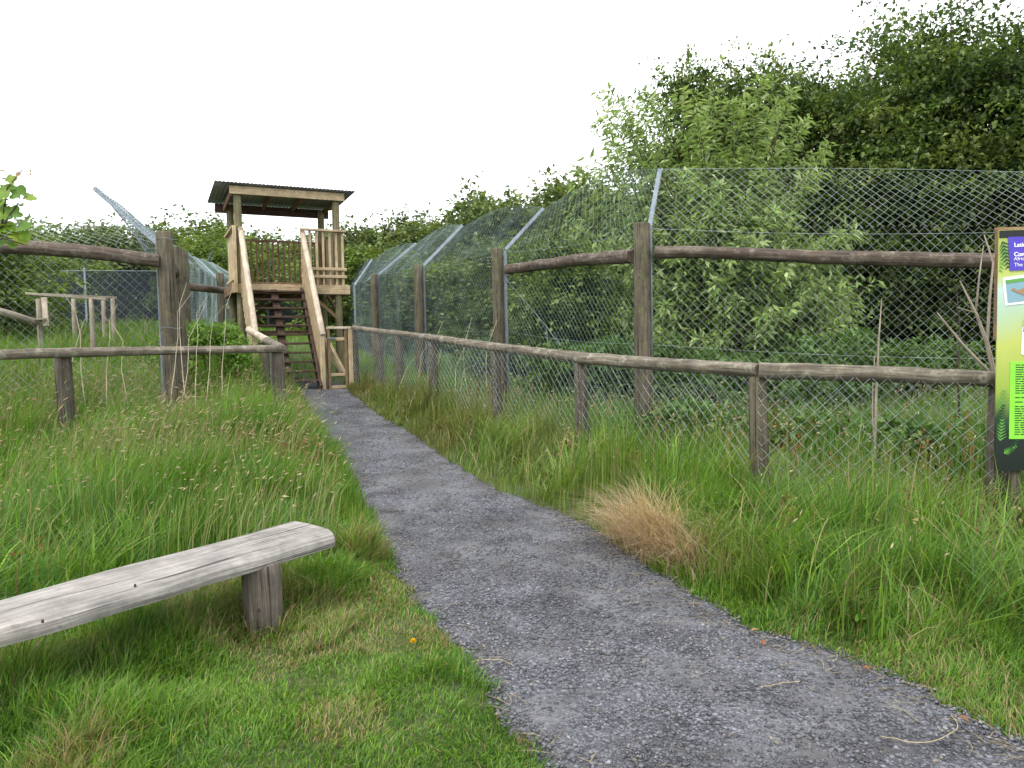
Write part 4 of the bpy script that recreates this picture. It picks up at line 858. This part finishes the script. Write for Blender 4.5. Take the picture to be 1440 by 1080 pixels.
for i in range(nl+1):
    f = i/nl
    for (q, z) in prof:
        wdt = WB+(WB1-WB)*f; Lq = LB if q < .75 else LB
        endx = LB+(l2-LB)*q/q2 if q < q2 else l2+(LN-l2)*(q-q2)/(1-q2)
        l = endx*f if f > .6 else LB*f+(endx-LB)*f
        wv = .006*math.sin(f*9+q*2)+.004*math.sin(f*31+q*9); zz = z-0
        p = far0+bd*l+bn*(q*wdt+wv*(1 if q > .5 else .6)*(.3+q)); vs.append((p.x, p.y, SZ+zz+.003*math.sin(f*14+q*5))); ws.append((q*.36, z, l+3))
fs = [(i*K+j, i*K+(j+1) % K, (i+1)*K+(j+1) % K, (i+1)*K+j) for i in range(nl) for j in range(K)]+[tuple(range(K)), tuple(nl*K+j for j in range(K-1, -1, -1))]
mb.add(vs, fs, ws, False); seat = mb.build('seat', M['bench'], bench)
for ll, q in ((None, None), (.35, .2)):
    if ll is None: c = onplane(361, 900, 0); c = Vector((c.x, c.y+.1, 0))
    else: c = far0+bd*ll+bn*q; c.z = 0
    MB().log([(c.x+.012, c.y, -.2), (c.x, c.y, SZ-.068)], [.102, .1], 26, .05, step=.06).build('leg', M['bench_leg'], bench)
leg_ = [o_ for o_ in bench.children if o_.name.startswith('leg')][0]
kd = ray(364, 858); kf = onplane(361, 900, 0); kY = kf.y+.0; kp = P(364, 858, kY)
mb = MB(); mb.log([kp+Vector((0, .03, 0)), kp+Vector((0, -.006, 0))], [.013, .01], 10, .2); mb.build('knot', M['dark_tread'], leg_)
for px, py in ((352, 757), (370, 762), (190, 822), (60, 872)):
    q = onplane(px, py, SZ+.001); mb = MB(); mb.log([q-Vector((0, 0, .01)), q+Vector((0, 0, .0025))], [.006, .005], 8, .2); mb.build('nail_head', M['dark_tread'], seat)
# ------------------------------------------------------------------ notice board
sg = P(1401, 490, 5.3); sx = sg.x; sy = 5.3; zt_ = P(1401, 324, 5.3).z; zb_ = P(1401, 662, 5.3).z; SW = .95
sd_ = Vector((1, -.12, 0)).normalized(); sn = Vector((sd_.y, -sd_.x, 0)); H_ = zt_-zb_
def S(a, b, o=0.): return Vector((sx, sy, zb_))+sd_*a+Vector((0, 0, b))+sn*o        # metres right, metres up
board = thing('notice_board', 'tall green and purple animal notice board on posts at the right margin', 'sign', (sx+SW/2, sy+.1, gzf(sx+SW/2, sy)))
m, n, o = nt('printed_background'); L = n.links; at = N(n, 'ShaderNodeAttribute', attribute_name='wc'); se = N(n, 'ShaderNodeSeparateXYZ'); L.new(at.outputs['Vector'], se.inputs[0])
nz = N(n, 'ShaderNodeTexNoise', i_Scale=3., i_Detail=3.); L.new(at.outputs['Vector'], nz.inputs['Vector'])
ad = N(n, 'ShaderNodeMath', operation='MULTIPLY_ADD'); L.new(nz.outputs['Fac'], ad.inputs[0]); ad.inputs[1].default_value = .16; L.new(se.outputs[1], ad.inputs[2])
r = ramp(n, [(.0, (.006,.01,.008)), (.24, (.008,.014,.012)), (.3, (.02,.06,.02)), (.42, (.26,.36,.05)), (.62, (.42,.47,.1)), (.74, (.36,.5,.34)), (.83, (.42,.56,.52)), (.9, (.4,.46,.1)), (1, (.3,.38,.07))]); L.new(ad.outputs[0], r.inputs[0])
bs = N(n, 'ShaderNodeBsdfPrincipled', i_Roughness=.35); L.new(r.outputs[0], bs.inputs['Base Color']); L.new(bs.outputs[0], o.inputs[0]); printm = m
def plate(name, pts, o_, th, mat, parent):
    mb = MB(); k = len(pts); mb.add([S(a, b, o_+th/2) for a, b in pts]+[S(a, b, o_-th/2) for a, b in pts], [tuple(range(k)), tuple(range(2*k-1, k-1, -1))]+[(i, i+k, (i+1) % k+k, (i+1) % k) for i in range(k)], [(a, b/H_, 0) for a, b in pts]*2)
    return mb.build(name, mat, parent)
panel = plate('panel', [(0, 0), (SW, 0), (SW, H_), (0, H_)], 0, .012, printm, board)
flat_ = lambda nme, c, r_=.4: plain(nme, c, r_, 0, .06, 8)
BLK = flat_('black_print', (.012,.012,.013)); WHT = flat_('white_print', (.75,.76,.78)); PUR = flat_('purple_print', (.075,.05,.42)); LIM = flat_('lime_print', (.22,.62,.05)); DG = flat_('dark_green_print', (.012,.06,.02)); MG = flat_('mid_green_print', (.1,.3,.05)); BLU = flat_('pond_print', (.2,.34,.4)); BRN = flat_('brown_print', (.3,.19,.11)); YEL = flat_('tan_print', (.55,.4,.2))
pxm = 5.3/FPX
plate('header_strip', [(.004, H_-.055), (SW-.002, H_-.055), (SW-.002, H_-.003), (.004, H_-.003)], .0075, .003, BLK, panel)
hd = plate('name_plate', [(.075, H_-.285), (SW-.05, H_-.27), (SW-.04, H_-.055), (.06, H_-.05)], .011, .004, PUR, panel)
def text(body, a, b, size, mat, parent, o_=.015, nm='lettering', bold=.0):
    cu = bpy.data.curves.new('t', 'FONT'); cu.body = body; cu.size = size; cu.offset = bold; cu.extrude = .0008
    to = bpy.data.objects.new('t', cu); C.objects.link(to); dg = bpy.context.evaluated_depsgraph_get(); me = bpy.data.meshes.new_from_object(to.evaluated_get(dg)); bpy.data.objects.remove(to)
    off = root_loc(parent); mt = Matrix(((sd_.x, 0, sn.x, 0), (sd_.y, 0, sn.y, 0), (0, 1, 0, 0), (0, 0, 0, 1))); p = S(a, b, o_)-off
    me.transform(Matrix.Translation(p) @ mt); me.materials.clear(); me.materials.append(mat)
    ob = bpy.data.objects.new(nm, me); C.objects.link(ob); ob.parent = parent; return ob
text('Latin Name', .098, H_-.12, .04, WHT, hd, bold=.001); text('Common Name', .098, H_-.185, .04, WHT, hd, bold=.001); text('African', .098, H_-.215, .036, WHT, hd); text('The A', .1, H_-.257, .036, WHT, hd)
ph = plate('photo_print', [(.05, H_-.53), (.6, H_-.47), (.58, H_-.27), (.03, H_-.335)], .0085, .003, WHT, panel)
plate('pond', [(.065, H_-.51), (.585, H_-.455), (.567, H_-.288), (.047, H_-.35)], .0115, .002, BLU, ph)
plate('wading_bird', [(.085, H_-.42), (.1, H_-.405), (.13, H_-.425), (.2, H_-.39), (.27, H_-.375), (.33, H_-.41), (.26, H_-.445), (.17, H_-.46), (.12, H_-.44)], .014, .002, BRN, ph)
plate('far_bank', [(.05, H_-.375), (.567, H_-.31), (.567, H_-.29), (.048, H_-.352)], .0135, .002, MG, ph)
tb = plate('text_box', [(.09, .23), (SW-.05, .23), (SW-.05, .78), (.09, .78)], .0085, .003, LIM, panel)
mb = MB(); yy = .755; r_ = random.Random(3)
while yy > .25:
    a = .125
    while a < SW-.1:
        w_ = r_.uniform(.02, .06); mb.box(S(a, yy, .0105), S(min(a+w_, SW-.08), yy, .0105), .001, .007); a += w_+.008
    yy -= .0165 if r_.random() > .18 else .032
mb.build('text_lines', BLK, tb)
# animal portrait and fern leaves printed on the panel
plate('portrait', [(.16, .83), (.3, .8), (.5, .82), (.5, 1.16), (.3, 1.2), (.2, 1.14), (.165, 1.02)], .0085, .003, WHT, panel)
plate('portrait_brow', [(.165, 1.03), (.3, 1.05), (.5, 1.06), (.5, 1.2), (.3, 1.22), (.2, 1.16)], .0115, .002, YEL, panel)
plate('portrait_stripe', [(.17, .99), (.3, 1.0), (.3, 1.06), (.175, 1.045)], .014, .002, BLK, panel)
fern = []
def frond(ax, az, l, ang, mat, k, o_):
    mb = MB(); d = (math.cos(ang), math.sin(ang)); q = (-d[1], d[0])
    for i in range(k):
        f = (i+1)/k
        for sg_ in (-1, 1):
            bx, bz = ax+d[0]*l*f, az+d[1]*l*f; w_ = l*.32*(1-f*.6); e = (bx+q[0]*sg_*w_+d[0]*w_*.7, bz+q[1]*sg_*w_+d[1]*w_*.7)
            c_ = [(bx-d[0]*.008, bz-d[1]*.008), (bx+d[0]*.008, bz+d[1]*.008), e]
            c_ = [(min(max(a, .003), SW), min(max(b, .003), H_-.003)) for a, b in c_]
            mb.add([S(a, b, o_) for a, b in c_], [(0, 1, 2)], [(0, 0, 0)]*3)
    return mb.build('fern_leaf', mat, panel)
for (a, b, l, an, mt_, k) in [(.01, .33, .14, 1.3, DG, 7), (.03, .2, .16, 1.5, MG, 7), (.09, .12, .13, 1.1, DG, 6), (.02, .42, .15, 1.35, MG, 6), (.05, .12, .1, .6, MG, 6), (.02, H_-.06, .2, -1.35, DG, 8), (.035, H_-.1, .18, -1.7, MG, 7)]: frond(a, b, l, an, mt_, k, .0075+k*.0002)
mb = MB(); mb.box(S(-.004, H_*.55, -.012), S(-.004, H_+.008, -.012), .014, .024, sn); mb.box(S(-.018, H_+.006, -.012), S(SW, H_+.006, -.012), .03, .012, sn); mb.build('edge_batten', M['timber_red'], board)
for a in (.16, SW-.1):
    q = S(a-(.0 if a < .1 else 0), 0, -.06); MB().box(Vector((q.x, q.y, gzf(q.x, q.y)-.2)), Vector((q.x, q.y, zt_+.012)), .085, .06, sd_).build('post', M['post'], board)
# ------------------------------------------------------------------ paddock climbing frame, sticks
cf = P(100, 440, 13); fr = thing('climbing_frame', 'low log climbing frame with flat planks in the left paddock', 'climbing frame', gp(cf.x, 13))
def lg(name, pts, r_, mat='dead', parent=fr, **k): return MB().log(pts, r_, 10, .08, **k).build(name, M[mat], parent)
zc = P(50, 416, 12.6).z
for px, Y in ((54, 12.6), (103, 14.3), (128, 12.8), (145, 14.6), (158, 14.0)):
    p = P(px, 420, Y); lg('post', [gp(p.x, Y, -.2), Vector((p.x, Y, p.z))], .04, 'dead')
MB().box(P(38, 413, 12.6), P(150, 421, 12.9), .16, .04).build('plank', M['dead'], fr); MB().box(P(56, 414, 12.9), P(160, 419, 14.3), .16, .04).build('plank', M['dead'], fr)
p = P(62, 440, 12.5); MB().box(P(62, 418, 12.5), P(65, 458, 12.5), .09, .03, (0, 1, 0)).build('upright_board', M['pale'], fr)
MB().box(P(50, 449, 12.5), P(67, 449, 12.5), .2, .03).build('plank', M['dead'], fr)
lg('ramp_log', [P(-40, 428, 11.8), P(12, 441, 12), P(52, 454, 12.5)], .06)
# dead sapling stakes and branches behind the right fences
def sticks(name, label, cat, px, Y, segs, mat='dead'):
    t = thing(name, label, cat, gp(P(px, 500, Y).x, Y)); 
    mb = MB()
    for pts, r_ in segs: mb.log([P(a, b, Y+c) for a, b, c in pts], r_, 6, .1, step=.2, bend=.006)
    mb.build('branches', M[mat], t); return t
sticks('dead_branch', 'bare forked pale branch leaning left of the notice board', 'branch', 1395, 7.2, [([(1402,540,0),(1388,480,0),(1372,440,0),(1350,395,0)], [.025,.02,.014,.006]), ([(1388,480,0),(1392,420,0),(1396,370,0),(1384,330,0)], [.016,.013,.01,.006]), ([(1372,440,0),(1378,390,0),(1383,345,0)], [.012,.008,.004]), ([(1398,530,.1),(1352,482,.1),(1318,440,.1)], [.018,.013,.006]), ([(1372,440,0),(1345,432,0)], [.008,.003])], 'dead')
sticks('dead_sapling', 'thin bare dead sapling standing behind the low fence right of centre', 'sapling', 1232, 6.9, [([(1230,735,0),(1231,640,0),(1232,560,0),(1236,480,0),(1240,420,0)], [.018,.015,.012,.009,.004]), ([(1231,640,0),(1226,580,0),(1230,500,0)], [.008,.006,.003]), ([(1231,690,0),(1270,675,0),(1320,668,0),(1345,680,0)], [.006,.005,.004,.002]), ([(1231,690,0),(1200,676,0)], [.006,.002])])
sticks('dead_sapling', 'thin dark sapling stem between the dead sapling and the notice board', 'sapling', 1347, 8., [([(1350,610,0),(1347,540,0),(1349,460,0),(1345,400,0)], [.012,.01,.008,.003]), ([(1347,540,0),(1362,500,0)], [.006,.002]), ([(1348,500,0),(1335,470,0)], [.005,.002])], 'bark')
stk = [([(650+a, 580, 0), (640+a+b+R.uniform(-5, 5), 530-c, 0), (646+a+b+R.uniform(-5, 5), 500-c, 0), (652+a+2*b+R.uniform(-9, 9), 470-c*2, 0)], [.007, .005, .004, .002]) for a, b, c in ((-60,6,0), (-50,10,10), (-25,-4,-10), (0,8,-20), (15,-6,0), (35,5,10), (-80,4,-15), (-10, 12, 12))]
sticks('dry_stems', 'group of bare dry stalks standing behind the middle of the low fence', 'stalks', 640, 12.3, stk, 'pale')
stk = [([(a, 570, 0), (a+b*.7+R.uniform(-3, 3), 520, .1), (a+b+R.uniform(-5, 5), 480-c*.4, .1), (a+1.8*b+R.uniform(-9, 9), 458-c, .2), (a+2.4*b+R.uniform(-16, 16), 440-c*1.4, .2)], [.0045, .004, .0032, .0025, .0015]) for a, b, c in ((90,14,0), (120,-6,20), (150,4,10), (240,6,20), (255,10,10), (180,-10,0), (262,-6,30), (275,5,18), (290,8,8), (312,2,26))]
sticks('dry_stems', 'thin pale dry stalks standing around the thick left post', 'stalks', 180, 9.0, stk, 'pale')
# ------------------------------------------------------------------ light
w = bpy.data.worlds.new('World'); sc.world = w; w.use_nodes = True; n = w.node_tree; n.nodes.clear()
ELEV, AZ = math.radians(58), math.radians(215)
sky = n.nodes.new('ShaderNodeTexSky'); sky.sky_type = 'NISHITA'; sky.sun_disc = False; sky.sun_elevation = ELEV; sky.sun_rotation = AZ; sky.dust_density = 3
tc = n.nodes.new('ShaderNodeTexCoord'); nz = N(n, 'ShaderNodeTexNoise', i_Scale=1.6, i_Detail=5.); n.links.new(tc.outputs['Generated'], nz.inputs['Vector'])
rc = ramp(n, [(.35, (9.5, 9.8, 10.4)), (.7, (13., 13.1, 13.3))]); n.links.new(nz.outputs['Fac'], rc.inputs[0])
mm = n.nodes.new('ShaderNodeMix'); mm.data_type = 'RGBA'; mm.inputs[0].default_value = .82; n.links.new(sky.outputs[0], mm.inputs[6]); n.links.new(rc.outputs[0], mm.inputs[7])
bg = n.nodes.new('ShaderNodeBackground'); bg.inputs[1].default_value = .1; n.links.new(mm.outputs[2], bg.inputs[0])
ow = n.nodes.new('ShaderNodeOutputWorld'); n.links.new(bg.outputs[0], ow.inputs[0])
sl = bpy.data.lights.new('sun', 'SUN'); sl.energy = 1.3; sl.angle = math.radians(18); sl.color = (1, .965, .91); so = bpy.data.objects.new('sun', sl); C.objects.link(so)
sdv = Vector((math.sin(AZ)*math.cos(ELEV), math.cos(AZ)*math.cos(ELEV), math.sin(ELEV))); so.rotation_euler = (-sdv).to_track_quat('-Z', 'Y').to_euler(); so.location = sdv*30
vs_ = sc.view_settings; vs_.view_transform = 'Standard'; vs_.look = 'None'; vs_.gamma = 1; vs_.exposure = 1.12
sc.cycles.max_bounces = 6; sc.cycles.transparent_max_bounces = 4; sc.cycles.transmission_bounces = 3
